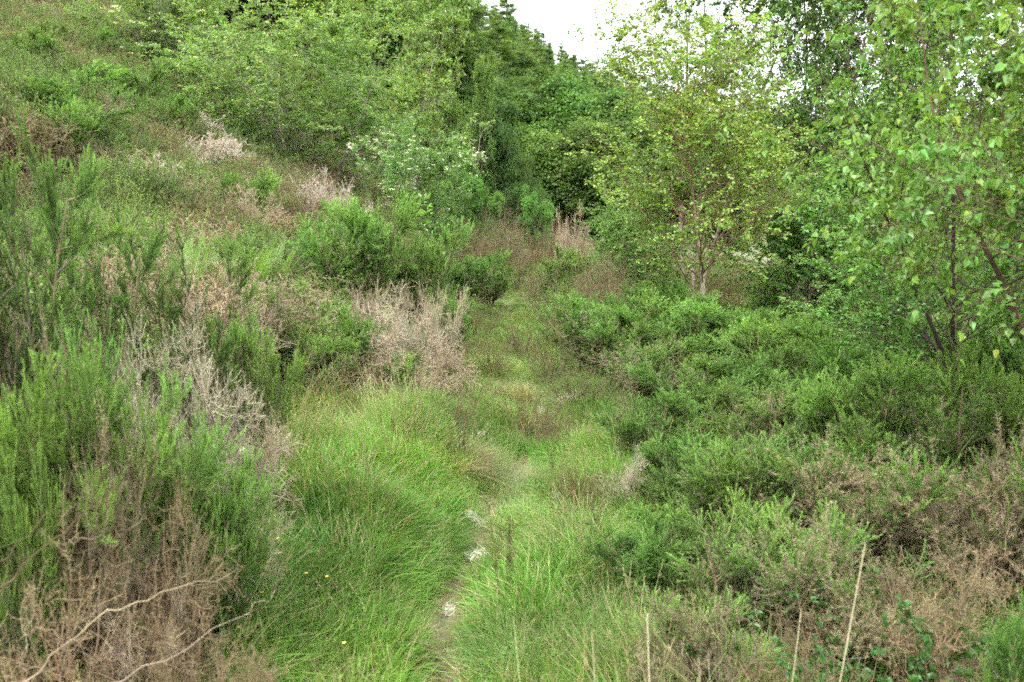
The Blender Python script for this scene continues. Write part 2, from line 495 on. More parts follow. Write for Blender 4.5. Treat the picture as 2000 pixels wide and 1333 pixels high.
# ------------------------------------------------------------------ builders: grasses and herbs
def blades(n, R, h, w, lean=.5, droop=.6, K=4, col=(.1, .24, .03), dry=.06, cdry=(.36, .30, .16), spread=1., g=None, wind=(0.15, 0)):
    g = g or Geo()
    a = U(0, 2 * PI, n); r = R * np.sqrt(rng.random(n))
    base = np.stack([np.cos(a) * r, np.sin(a) * r, np.full(n, -.02)], 1)
    b = a + rng.normal(size=n) * .9
    tl = np.abs(rng.normal(size=n)) * lean * spread + .05
    d = np.stack([np.cos(b) * tl + wind[0], np.sin(b) * tl + wind[1], np.ones(n)], 1)
    L = U(h[0], h[1], n)
    P = walk(base, d, L, K, (0, 0, 0), .05)
    # gravity droop: tips bend outward and down
    t = np.linspace(0, 1, K) ** 2
    out = unit(d * np.array([1, 1, 0]))
    P = P + (out[:, None] * .35 + np.array([0, 0, -.45])) * (t[None, :, None] * (L * droop * U(.2, 1.2, n))[:, None, None])
    side = unit(np.cross(out + 1e-6, np.array([0, 0, 1.])) + rnd(n, .3))
    wd = U(w[0], w[1], n)[:, None] * np.array([1, .9, .6, .08][:K] if K == 4 else np.linspace(1, .08, K))[None]
    Lf = P - side[:, None] * wd[:, :, None] * .5; Rt = P + side[:, None] * wd[:, :, None] * .5
    c = jit(col, n, .2, .07)
    isd = rng.random(n) < dry
    c[isd] = jit(cdry, int(isd.sum()), .2, .05)
    for k in range(K - 1):
        q = np.stack([Lf[:, k], Rt[:, k], Rt[:, k + 1], Lf[:, k + 1]], 1); g.quads(q, c * (1 + .1 * k))
    return g
def seed_heads(n, R, h, g=None, col=(.42, .36, .22)):
    g = g or Geo()
    a = U(0, 2 * PI, n); r = R * np.sqrt(rng.random(n))
    base = np.stack([np.cos(a) * r, np.sin(a) * r, np.zeros(n)], 1)
    P = walk(base, np.stack([rng.normal(size=n) * .2 + .15, rng.normal(size=n) * .2, np.ones(n)], 1), U(h[0], h[1], n), 6, (.25, 0, -.15), .05)
    c = jit(col, n, .15, .05)
    g.tubes(P, np.full((n, 6), .0008), 3, c * np.array([.7, .9, .6]))
    tr, i = needles(P[:, -2:], 16, (.006, .014), .002, (10, 40)); g.tris(tr, c[i])
    return g

def instancer(name, label, pts, rz, scl, idx, protos, tilt=None, cat="ground cover", mat=None):
    coll = bpy.data.collections.new(name + "_sources")
    for k, o in enumerate(protos):
        o.name = f"{chr(97 + k)}_{name}_source"
        coll.objects.link(o)
    me = bpy.data.meshes.new(name)
    me.vertices.add(len(pts)); me.vertices.foreach_set("co", np.asarray(pts, np.float32).ravel())
    rot = np.zeros((len(pts), 3), np.float32); rot[:, 2] = rz
    if tilt is not None: rot[:, :2] = tilt
    a = me.attributes.new("rot", 'FLOAT_VECTOR', 'POINT'); a.data.foreach_set("vector", rot.ravel())
    a = me.attributes.new("scl", 'FLOAT', 'POINT'); a.data.foreach_set("value", np.asarray(scl, np.float32))
    a = me.attributes.new("pick", 'INT', 'POINT'); a.data.foreach_set("value", np.asarray(idx, np.int32))
    ob = bpy.data.objects.new(name, me); COL.objects.link(ob)
    ng = bpy.data.node_groups.new(name + "_nodes", 'GeometryNodeTree')
    ng.interface.new_socket("Geometry", in_out='INPUT', socket_type='NodeSocketGeometry')
    ng.interface.new_socket("Geometry", in_out='OUTPUT', socket_type='NodeSocketGeometry')
    N, Lk = ng.nodes, ng.links
    gi = N.new('NodeGroupInput'); go = N.new('NodeGroupOutput')
    iop = N.new('GeometryNodeInstanceOnPoints'); ci = N.new('GeometryNodeCollectionInfo')
    ci.inputs['Collection'].default_value = coll; ci.inputs['Separate Children'].default_value = True; ci.inputs['Reset Children'].default_value = True
    def attr(nm, ty):
        q = N.new('GeometryNodeInputNamedAttribute'); q.data_type = ty; q.inputs['Name'].default_value = nm; return q.outputs['Attribute']
    Lk.new(gi.outputs[0], iop.inputs['Points']); Lk.new(ci.outputs[0], iop.inputs['Instance'])
    iop.inputs['Pick Instance'].default_value = True
    Lk.new(attr("pick", 'INT'), iop.inputs['Instance Index'])
    er = N.new('FunctionNodeEulerToRotation'); Lk.new(attr("rot", 'FLOAT_VECTOR'), er.inputs[0]); Lk.new(er.outputs[0], iop.inputs['Rotation'])
    Lk.new(attr("scl", 'FLOAT'), iop.inputs['Scale'])
    Lk.new(iop.outputs[0], go.inputs[0])
    md = ob.modifiers.new("scatter", 'NODES'); md.node_group = ng
    ob["kind"] = "stuff"; ob["label"] = label; ob["category"] = cat
    return ob

def vnoise(x, y, s, seed=0):
    """smooth value noise 0..1"""
    r = np.random.default_rng(seed); T = r.random((64, 64))
    u = np.asarray(x) / s + 1000; v = np.asarray(y) / s + 1000
    i, j = np.floor(u).astype(int), np.floor(v).astype(int); fu, fv = u - i, v - j
    fu = fu * fu * (3 - 2 * fu); fv = fv * fv * (3 - 2 * fv)
    g = lambda a, b: T[a % 64, b % 64]
    return (g(i, j) * (1 - fu) + g(i + 1, j) * fu) * (1 - fv) + (g(i, j + 1) * (1 - fu) + g(i + 1, j + 1) * fu) * fv

# ------------------------------------------------------------------ builders: trees
def tree(key, H, W, stems=1, b1=40, b2=350, b3=1800, nleaf=24000, leaf=(.03, .045), ratio=.75, bark=(.3, .26, .22), barkhi=None,
         leafc=(.13, .24, .05), base_t=.15, ang=(40, 65), up=.3, droop=.15, cone=.55, r0=.05, fine=False, hang=.5, flat=.0,
         lean=(0, 0), mat=None, blossom=0, spread=.25, wl=1., tw=(.12, .3), trunkwig=.06, lvar=.2, b2len=.4, first_t=.1):
    reseed(key)
    root = new_root(); mat = mat or M_LEAF
    n = stems
    a = U(0, 2 * PI, n); tl = (U(.4, 1., n) * spread if n > 1 else np.zeros(n))
    d = np.stack([np.cos(a) * tl + lean[0], np.sin(a) * tl + lean[1], np.ones(n)], 1)
    S = walk(np.stack([np.cos(a) * .06 * (n > 1), np.sin(a) * .06 * (n > 1), np.zeros(n)], 1), d, H * (U(.85, 1., n) if n > 1 else np.array([.97])), 14, (0, 0, .15), trunkwig)
    SR = taper(U(.7, 1.1, n) * r0 if n > 1 else np.array([r0]), 14, .12, .8)
    # first branches: start lower = longer (cone), length relative to crown width
    pos, tan, i, t = sample(S, b1, base_t, .98)
    az = rng.uniform(0, 2 * PI, b1); side = np.stack([np.cos(az), np.sin(az), np.zeros(b1)], 1)
    aa = np.radians(U(ang[0], ang[1], b1))[:, None]
    L = (W / 2) * (1 - cone * (t - base_t) / (1 - base_t)) * U(.65, 1.1, b1) / np.sin(aa[:, 0]) * wl
    B = walk(pos, np.array([0, 0, 1.]) * np.cos(aa) + side * np.sin(aa), L, 8, (0, 0, up), .09)
    kk = np.clip((t * 13).astype(int), 0, 13)
    BR = taper(SR[i, kk] * .45, 8, .2)
    B2, BR2, _, _ = grow(B, BR, b2, .15, 1., (25, 60), (b2len * W * .25, b2len * W * .55), 6, (0, 0, up * .4 - droop * .5), .12, .55, .25, .4, flat)
    B3, BR3, _, _ = grow(B2, BR2, b3, .1, 1., (20, 60), tw, 4, (0, 0, -droop), .15, .6, .35, .3, flat)
    g = Geo()
    C = jit(bark, n, .1, .04)
    if barkhi is not None:
        f = np.clip(np.linspace(0, 1, 14) * 2.2 - .1, 0, 1)[None, :, None]
        Ct = np.array(bark)[None, None] * (1 - f) + np.array(barkhi)[None, None] * f
        Ct = np.broadcast_to(Ct, (n, 14, 3))
        g.tubes(S, SR, 10, Ct)
        lc = np.array(barkhi)
    else:
        g.tubes(S, SR, 10, C); lc = np.array(bark)
    o1 = g.build("trunk", M_BARK, root)
    g = Geo(); g.tubes(B, BR, 5, jit(lc, b1, .1)); g.tubes(B2, BR2, 4, jit(lc * .85, b2, .1)); g.tubes(B3, np.maximum(BR3, .0012), 3, jit(lc * .7, b3, .1))
    o2 = g.build("branches", M_BARK, root)
    g = Geo()
    wt = rng.gamma(.7, size=b3); wt /= wt.sum()
    pos, tan, i, t = sample(B3, nleaf, .15, 1.02, w=wt)
    d = unit(unit(rnd(nleaf)) + tan * .6 + np.array([0, 0, -hang]))
    nr = unit(rnd(nleaf, .55) + np.array([0, 0, 1.]))
    pos = pos + d * U(.2, .6, nleaf)[:, None] * leaf[0]
    ln = U(leaf[0], leaf[1], nleaf)
    c = jit(leafc, nleaf, lvar, .09)
    ylw = rng.random(nleaf) < .06; c[ylw] = c[ylw] * np.array([1.5, 1.2, .8])
    q = leaves(pos, d, nr, ln, ratio, .2, fine)
    g.quads(q, np.concatenate([c, c]) if fine else c)
    o3 = g.build("crown", mat, root, smooth=False)
    parts = [o1, o2, o3]
    if blossom:
        g = Geo()
        tip = B3[:, -1]; od = np.argsort(-(np.hypot(tip[:, 0], tip[:, 1]) + .35 * tip[:, 2] + rng.normal(size=len(tip)) * W * .06)); sel = np.concatenate([od[:blossom // 2], rng.choice(od[:len(od) * 2 // 5], blossom - blossom // 2, replace=False)])
        cen = tip[sel] + unit(tip[sel] * np.array([1, 1, 0])) * .06 + np.array([0, 0, .05])
        m = 20
        P = np.repeat(cen, m, 0) + rnd(blossom * m, .032) * np.array([1, 1, .35])
        q = leaves(P, unit(rnd(blossom * m) * np.array([1, 1, .2])), np.tile([0, 0, 1.], (blossom * m, 1)) + rnd(blossom * m, .3), U(.018, .03, blossom * m), .9)
        g.quads(q, jit((.82, .82, .74), len(q), .06, .02))
        parts.append(g.build("blossom", M_PETAL, root, smooth=False))
    register(key, root, parts, H, W)

def pinnate_tree(key, H, W, **k):
    tree(key, H, W, **k)

def broadleaf(key, H, W, lobes=210, nleaf=60000, leaf=(.13, .22), leafc=(.10, .195, .045), bark=(.12, .10, .08), skirt=.08):
    """dense rounded crown of leafy lobes on a branching frame"""
    reseed(key)
    root = new_root()
    S = walk(np.zeros((1, 3)), np.array([[0, 0, 1.]]), np.array([H * .8]), 10, (0, 0, .1), .05); SR = taper(np.array([.02 * H]), 10, .15)
    # lobe centres in the crown volume
    u = unit(rnd(lobes)); rr = rng.random(lobes) ** .4
    cen = u * rr[:, None] * np.array([W * .38, W * .38, H * .38]) + np.array([0, 0, H * (.5 + skirt * .5)])
    prof = 1 - .35 * np.clip((cen[:, 2] / H - .55) / .45, 0, 1)
    cen[:, :2] *= prof[:, None]
    cen[:, 2] = np.maximum(cen[:, 2], H * .1)
    lr = U(.05, .12, lobes) * (W * .5 + H * .25)
    # limbs run from the trunk to each lobe
    k = np.clip((cen[:, 2] / H * .6 * 9).astype(int), 0, 8)
    st = S[0][k]; tt = np.linspace(0, 1, 6)[None, :, None]
    Lm = st[:, None] * (1 - tt) + cen[:, None] * tt + np.array([0, 0, -1.]) * (np.sin(tt * PI) * .04 * H) + rng.normal(size=(lobes, 6, 3)) * .02 * H * np.sin(tt * PI)
    LR = taper(np.full(lobes, .005 * H), 6, .3)
    g = Geo(); g.tubes(S, SR, 8, np.array(bark)); o1 = g.build("trunk", M_BARK, root)
    g = Geo(); g.tubes(Lm, LR, 4, jit(bark, lobes, .1))
    T = walk(cen[rng.integers(0, lobes, lobes * 14)], rnd(lobes * 14) + np.array([0, 0, .3]), U(.5, 1.1, lobes * 14) * lr.mean(), 4, (0, 0, .2), .15)
    g.tubes(T, taper(np.full(len(T), .0015 * H), 4, .3), 3, jit(bark, len(T), .1))
    li = rng.choice(lobes, nleaf, p=(lambda q: q / q.sum())(rng.gamma(2., size=lobes) * lr ** 1.5))
    dirn = unit(rnd(nleaf) + np.array([0, 0, .25]))
    sub = vnoise(dirn[:, 0] * 3 + li, dirn[:, 1] * 3 + dirn[:, 2] * 5, .8, 5)
    pos = cen[li] + dirn * (lr[li] * (.55 + .6 * sub) * U(.7, 1.1, nleaf))[:, None] * np.array([1.15, 1.15, .8])
    stray = rng.random(nleaf) < .22; pos[stray] += rnd(int(stray.sum()), .035 * H)
    pos[:, 2] = np.maximum(pos[:, 2], .05 * H)
    d = unit(dirn * .6 + rnd(nleaf, .6) + np.array([0, 0, -.25])); nr = unit(dirn + rnd(nleaf, .5) + np.array([0, 0, .8]))
    lc = jit(np.array(leafc), lobes, .12, .05)
    g.quads(leaves(pos, d, nr, U(leaf[0], leaf[1], nleaf), .62, .2), lc[li] * (1 + rng.normal(size=(nleaf, 1)) * .18))
    o3 = g.build("crown", M_FAR, root, smooth=False)
    register(key, root, [o1, o3], H, W)

def conifer(key, H, W, tiers=34, per=7, col=(.08, .15, .06), tip=(.16, .26, .09), bark=(.13, .10, .08), droop=.25, ragged=.2, dens=60, larch=False):
    reseed(key)
    root = new_root()
    S = walk(np.zeros((1, 3)), np.array([[0, 0, 1.]]), np.array([H]), 12, (0, 0, .05), .012); SR = taper(np.array([.014 * H]), 12, .08)
    g = Geo(); g.tubes(S, SR, 8, np.array(bark)); o1 = g.build("trunk", M_BARK, root)
    n = tiers * per
    t = np.repeat(np.linspace(.06, .985, tiers), per) + rng.normal(size=n) * .006; t = np.clip(t, .04, .99)
    f = t * 11; k = np.minimum(f.astype(int), 10); u = (f - k)[:, None]
    pos = S[0][k] * (1 - u) + S[0][k + 1] * u
    az = U(0, 2 * PI, n)
    L = W / 2 * ((1 - t) ** 1.0 + .01) * (1 + rng.normal(size=n) * ragged * 1.3)
    L = np.maximum(L, .06)
    rise = .25 if larch else .1
    B = walk(pos, np.stack([np.cos(az), np.sin(az), np.full(n, rise) + t * .6], 1), L, 6, (0, 0, -droop), .06)
    BR = taper(np.full(n, .0022 * H), 6, .3)
    # side sprays
    m = n * dens // 2
    T, TR, i, tt = grow(B, BR, m, .12, 1., (25, 65), (.035 * H, .085 * H), 3, (0, 0, -.35 if not larch else -.15), .1, .5, .5, .55, .75, w=L / L.sum())
    T = T[:, :1] + (T - T[:, :1]) * (.12 + 1.0 * (1 - t[i])[:, None, None] ** .7)
    g = Geo(); g.tubes(B, BR, 3, jit(bark, n, .1))
    tr, j = needles(T, 9, (.012 * H, .024 * H), .0024 * H, (15, 60))
    cc = np.array(col) * (1 - tt[j])[:, None] + np.array(tip) * tt[j][:, None]
    g.tris(tr, cc * (1 + rng.normal(size=(len(j), 1)) * .2))
    o3 = g.build("crown", M_FAR, root, smooth=False)
    register(key, root, [o1, o3], H, W)

exec_parts = True
# ================================================================== SET OUT THE PLACE
# ---- far forest
conifer("spruce_a", 14, 5.2, 30, 6, ragged=.25)
conifer("spruce_b", 14, 5.8, 27, 6, ragged=.35, droop=.35)
conifer("larch", 12, 5.4, 24, 7, col=(.10, .18, .05), tip=(.17, .28, .07), larch=True, ragged=.3, droop=.3)
broadleaf("oak_a", 10, 7)
broadleaf("oak_b", 10, 8, lobes=240, leafc=(.115, .21, .045))
broadleaf("sallow", 6, 5, lobes=60, nleaf=36000, leaf=(.06, .10), leafc=(.11, .2, .055))
broadleaf("hazel", 3, 3, lobes=34, nleaf=16000, leaf=(.05, .08), leafc=(.12, .24, .05))

reseed("forest")
k = 0
far_lab = "distant dark spruce in the wooded skyline on the far hillside"
for i in range(100):
    Y = rng.uniform(62, 150)
    px = rng.uniform(930, 1330) if i % 3 else rng.uniform(990, 1230)
    sky_py = np.interp(px, [900, 960, 1000, 1100, 1190, 1260, 1400], [-60, -20, 25, 85, 140, 175, 205])
    top = sky_py + rng.uniform(0, 26) + (0 if Y > 95 else rng.uniform(0, 40))
    x, y, z = at(px, Y); H = z_for(top, Y) - z
    if H < 7 or H > 26: H = min(max(H, 7), 26)
    p = ["spruce_a", "spruce_b", "larch"][i % 3]
    s = H / PROTO[p]['H']
    put(p, "larch_tree" if p == "larch" else "spruce_tree", "distant pale larch among the spruces on the far hillside" if p == "larch" else far_lab,
        "tree", (x, y, z - .1), rng.uniform(0, 6), (s * 1.35, s * 1.35, s), "larches on the far hillside" if p == "larch" else "spruces on the far hillside")

TREES = [
 # kind, name, px, Y, top, width px, label
 ("spruce_b", "spruce_tree", 925, 46, -70, 260, "tall dark spruce rising above the pale birches at the top of the slope"),
 ("spruce_a", "spruce_tree", 985, 50, -5, 240, "dark spruce at the left edge of the open sky"),
 ("larch", "larch_tree", 970, 43, 40, 280, "mid green larch with drooping sprays just left of the open sky"),
 ("larch", "larch_tree", 1045, 52, 66, 240, "smaller larch stepping down towards the skyline dip"),
 ("oak_a", "oak_tree", 1000, 42, 180, 190, "rounded broadleaf tree below the larches at the end of the valley"),
 ("oak_b", "oak_tree", 1095, 44, 158, 230, "largest dense broadleaf tree directly below the open sky"),
 ("oak_a", "oak_tree", 1190, 41, 185, 220, "dense broadleaf tree at the end of the path beside the pale birch"),
 ("oak_b", "oak_tree", 1060, 36, 262, 170, "darker broadleaf tree low behind the small rounded sallow"),
 ("oak_b", "oak_tree", 1150, 35, 240, 190, "broadleaf tree over the dark gap at the end of the path"),
 ("oak_a", "oak_tree", 1290, 44, 210, 240, "broadleaf tree mostly hidden behind the pale birch crown"),
 ("oak_b", "oak_tree", 1420, 40, 225, 240, "broadleaf tree behind the pale birch trunk"),
 ("oak_a", "oak_tree", 1540, 38, 225, 230, "broadleaf tree seen through the gap right of the pale birch"),
 ("oak_b", "oak_tree", 1660, 36, 212, 250, "broadleaf tree behind the dark leaning stems"),
 ("oak_a", "oak_tree", 1790, 38, 232, 250, "broadleaf tree on the horizon below the bright sky gap"),
 ("oak_b", "oak_tree", 1930, 36, 225, 280, "broadleaf tree at the far right behind the close birch leaves"),
 ("sallow", "sallow_bush", 1030, 29, 308, 85, "small rounded olive green sallow in front of the dark wood"),
 ("sallow", "birch_tree", 955, 31, 150, 120, "pale soft-crowned young tree right of the tall birches above the dead branch"),
 ("sallow", "sallow_bush", 985, 33, 290, 90, "small bush in shade left of the rounded sallow"),
 ("hazel", "hazel_bush", 940, 25, 345, 80, "bright green leafy bush where the slope meets the dark wood"),
 ("hazel", "hazel_bush", 1045, 24, 362, 70, "fresh light green sapling in front of the rounded sallow"),
 ("hazel", "hazel_bush", 895, 23, 320, 100, "light green bush right of the white flowered rowan"),
 ("oak_a", "oak_tree", 120, 34, -40, 110, "deep green broadleaf tree at the top left of the heather slope"),
 ("hazel", "hazel_bush", 1960, 14, 480, 300, "green bush filling the gap behind the closest birch"),
 ("oak_b", "oak_tree", 2080, 24, 240, 420, "broadleaf tree cut by the right edge behind the closest birch"),
 ("sallow", "sallow_bush", 1850, 19, 330, 300, "bushy sallow behind the dark leaning stems"),
 ("hazel", "hazel_bush", 1240, 17, 400, 170, "green bush left of the pale birch at the edge of the dark wood"),
 ("sallow", "sallow_bush", 1700, 17, 400, 260, "low sallow behind the dark stems near the right thicket"),
 ("oak_a", "oak_tree", 480, 40, -160, 260, "broadleaf tree behind the hawthorn at the top of the picture"),
 ("oak_b", "oak_tree", 640, 44, -170, 280, "broadleaf tree high behind the wide rowan"),
 ("oak_a", "oak_tree", 330, 38, -190, 240, "broadleaf tree behind the hawthorn at upper left"),
 ("oak_b", "oak_tree", 790, 44, -130, 260, "broadleaf tree between the tall birch and the dark spruce"),
 ("hazel", "hazel_bush", 15, 24, 5, 110, "bright leafy bush in the top left corner of the slope"),
]
reseed("trees")
for kd, nm, px, Y, top, w, lab in TREES:
    put_px(kd, nm, lab, "bush" if "bush" in nm else "tree", px, Y, top, w)

# ---- birches and rowans
tree("birch_far", 9, 3.6, 2, 70, 700, 4600, 60000, (.06, .10), .75, (.4, .38, .34), (.2, .15, .12), (.19, .31, .08), .08, mat=M_FAR, hang=.6, tw=(.2, .5), r0=.06, cone=.5, droop=.3)
tree("rowan", 5.2, 6.2, 6, 90, 1000, 7000, 95000, (.055, .09), .45, (.24, .21, .17), None, (.20, .34, .10), .16, (45, 75), .35, .05, .25, .055, hang=.15, flat=.5, mat=M_LEAF, blossom=240, spread=.55, tw=(.15, .42), b2len=.42)
tree("rowan_side", 3.4, 2.8, 3, 50, 400, 3000, 42000, (.05, .08), .45, (.13, .115, .09), None, (.16, .29, .08), .05, (45, 75), .3, .1, .2, .035, hang=.2, flat=.5, blossom=300, spread=.4, tw=(.15, .4), b2len=.5)
tree("hawthorn", 5, 5, 8, 90, 900, 5600, 55000, (.05, .075), .6, (.26, .23, .19), None, (.20, .33, .10), .12, (40, 70), .3, .0, .3, .06, hang=.2, spread=.7, blossom=50, tw=(.15, .4))
put_px("rowan", "rowan_tree", "wide many-stemmed rowan with scattered white blossom above the heather slope", "tree", 640, 17, -75, 620)
put_px("rowan_side", "rowan_tree", "low dark rowan bough thick with white blossom at the foot of the wide rowan", "tree", 840, 14.6, 235, 240)
put_px("hawthorn", "hawthorn_tree", "grey-twigged hawthorn with mossy trunk left of the wide rowan", "tree", 270, 21, -70, 360)
put_px("rowan", "rowan_tree", "pale green rowan crown filling the gap between the hawthorn and the wide rowan", "tree", 430, 22, -60, 330)
put_px("birch_far", "birch_tree", "tall olive green birch behind the right side of the wide rowan", "tree", 800, 26, -150, 240)
put_px("birch_far", "birch_tree", "birch with hanging pale foliage at the left of the dark spruce", "tree", 885, 28, -20, 170)
put_px("birch_far", "birch_tree", "birch crown just behind the top of the wide rowan", "tree", 690, 30, -120, 260)
put_px("birch_far", "birch_tree", "slender birch crown below the dark spruce", "tree", 925, 30, 120, 110)

tree("birch_main", 4.9, 2.7, 1, 74, 800, 5600, 42000, (.028, .043), .8, (.52, .46, .38), (.24, .15, .10), (.25, .41, .09), .2, (35, 58), .35, .25, .45, .034, hang=.6, tw=(.1, .28), b2len=.55, lvar=.2, trunkwig=.03)
tree("birch_tall", 10, 4.6, 3, 66, 700, 5200, 60000, (.045, .065), .8, (.3, .25, .2), (.14, .09, .07), (.11, .22, .05), .22, (30, 58), .2, .35, .35, .07, hang=.7, tw=(.15, .45), spread=.3)
tree("birch_mid", 3.6, 3.0, 3, 60, 560, 4600, 76000, (.028, .043), .8, (.16, .12, .09), None, (.17, .32, .075), .04, (35, 65), .3, .2, .35, .028, hang=.5, tw=(.1, .3), spread=.4, b2len=.55)
put_px("birch_main", "birch_tree", "yellow-green young birch with a pale straight trunk right of the path", "tree", 1375, 9.2, -70, 430)
put_px("birch_tall", "birch_tree", "tall birch rising behind the yellow-green birch against the sky", "tree", 1350, 14.5, -330, 460)
put_px("birch_mid", "birch_tree", "bushy light green birch low to the left of the pale trunk", "tree", 1225, 13, 385, 240)
put_px("birch_tall", "birch_tree", "tall birch at the top right corner of the picture", "tree", 2010, 10, -330, 380)
put_px("birch_mid", "birch_tree", "low leafy birch behind the gorse right of the pale trunk", "tree", 1550, 10.5, 340, 320)
put_px("birch_mid", "birch_tree", "bushy birch between the pale trunk and the dark leaning stems", "tree", 1640, 11.0, 250, 420)
put_px("birch_tall", "birch_tree", "loose birch with see-through crown behind the dark stems", "tree", 1570, 13, -300, 420)
put_px("birch_mid", "birch_tree", "low dark birch foliage just behind the right-hand gorse thicket", "tree", 1780, 6.8, 420, 460)

# close birches at the right
tree("birch_dark", 4.6, 3.4, 4, 70, 660, 4200, 30000, (.030, .046), .85, (.07, .05, .04), None, (.12, .26, .05), .18, (35, 62), .25, .2, .25, .032, fine=True, hang=.5, tw=(.1, .28), spread=.28, b2len=.5, lean=(-.12, 0), trunkwig=.05)
put_px("birch_dark", "birch_tree", "dark-stemmed birch leaning left across the bright sky on the right", "tree", 1870, 4.9, -230, 860, rz=0)
tree("birch_close", 3.0, 2.5, 3, 54, 420, 2300, 13500, (.027, .042), .85, (.13, .08, .06), None, (.17, .31, .065), .45, (50, 85), .1, .15, .15, .024, fine=True, hang=.45, tw=(.1, .26), spread=.35, b2len=.5)
x, y, z = at(2190, 3.1)
put("birch_close", "birch_tree", "closest birch reaching in from the right edge with large glossy leaves", "tree", (x, y, z - .05), 4.0, (.85, .85, 1.05))

put_px("birch_tall", "birch_tree", "tall birch half closing the sky between the dark leaning stems", "tree", 1850, 13, -260, 430)
put_px("birch_tall", "birch_tree", "tall birch closing the sky right of the yellow-green birch", "tree", 1600, 12.2, -320, 430)
put_px("birch_tall", "birch_tree", "tall birch behind the closest leaves at the top right", "tree", 1730, 14, -300, 430)
x, y, z = at(2080, 2.7)
put("birch_close", "birch_tree", "near birch bough of pale shining leaves over the right-hand gorse crest", "tree", (x, y, z - .05), 2.2, (.8, .8, 1.0))
# ---- gorse, heather and dead shrubs
gorse("gorse_tall", 1.6, 1.15, 11, 90, 1900, 100, green=.82, low=.45, sl=(.06, .15), nl=(.012, .021), nw=.0026, old=np.array([.06, .11, .035]))
gorse("gorse_tall_b", 1.5, 1.0, 9, 80, 1500, 100, green=.75, low=.55, sl=(.06, .15), nl=(.012, .021), nw=.0026, old=np.array([.055, .10, .033]))
gorse("gorse_mid", .85, 1.1, 14, 150, 2800, 55, green=.9, low=.25)
gorse("gorse_mid_b", .85, 1.1, 14, 150, 2800, 55, green=.75, low=.45)
gorse("gorse_brown", .9, 1.1, 12, 140, 2200, 55, green=.42, low=.7, deadper=60)
gorse("gorse_far", .9, 1.3, 16, 170, 3200, 36, nl=(.014, .028), nw=.0036, green=.9, low=.35)
gorse("gorse_far_b", .9, 1.3, 16, 170, 3200, 36, nl=(.014, .028), nw=.0036, green=.7, low=.6)
dead_shrub("dead_gorse", .8, .8, 8, 110, 1300, 18)
dead_shrub("dead_gorse_b", .7, .9, 9, 110, 1100, 18, col=PALE * np.array([.9, .85, .82]))
dead_shrub("dead_far", .7, 1.0, 12, 150, 1700, 16, col=PALE * np.array([.92, .84, .78]), nw=.003)
dead_shrub("dead_pale", .7, 1.1, 14, 170, 2000, 16, col=np.array([.50, .44, .36]), nw=.004)
dead_shrub("dead_brown", .6, .9, 12, 150, 900, 16, col=np.array([.20, .155, .085]), nw=.002, rad=.008)
heather("heather_green", .45, .9, 80, 1500, 14, ctop=(.19, .32, .075), clow=(.17,.16,.07), brown=.1)
heather("heather_mix", .45, .9, ctop=(.23, .30, .09), clow=(.24, .18, .10), brown=.35)
heather("heather_brown", .45, .9, ctop=(.28, .21, .13), clow=(.24, .16, .10), brown=.6)
heather("heather_pink", .45, .9, 60, 900, 12, ctop=(.48, .39, .28), clow=(.34, .27, .18), brown=.3, nw=.002)
heather("heather_sprig", .5, .35, 9, 200, 22, ctop=(.13, .16, .06), clow=(.13, .09, .055), brown=.5)

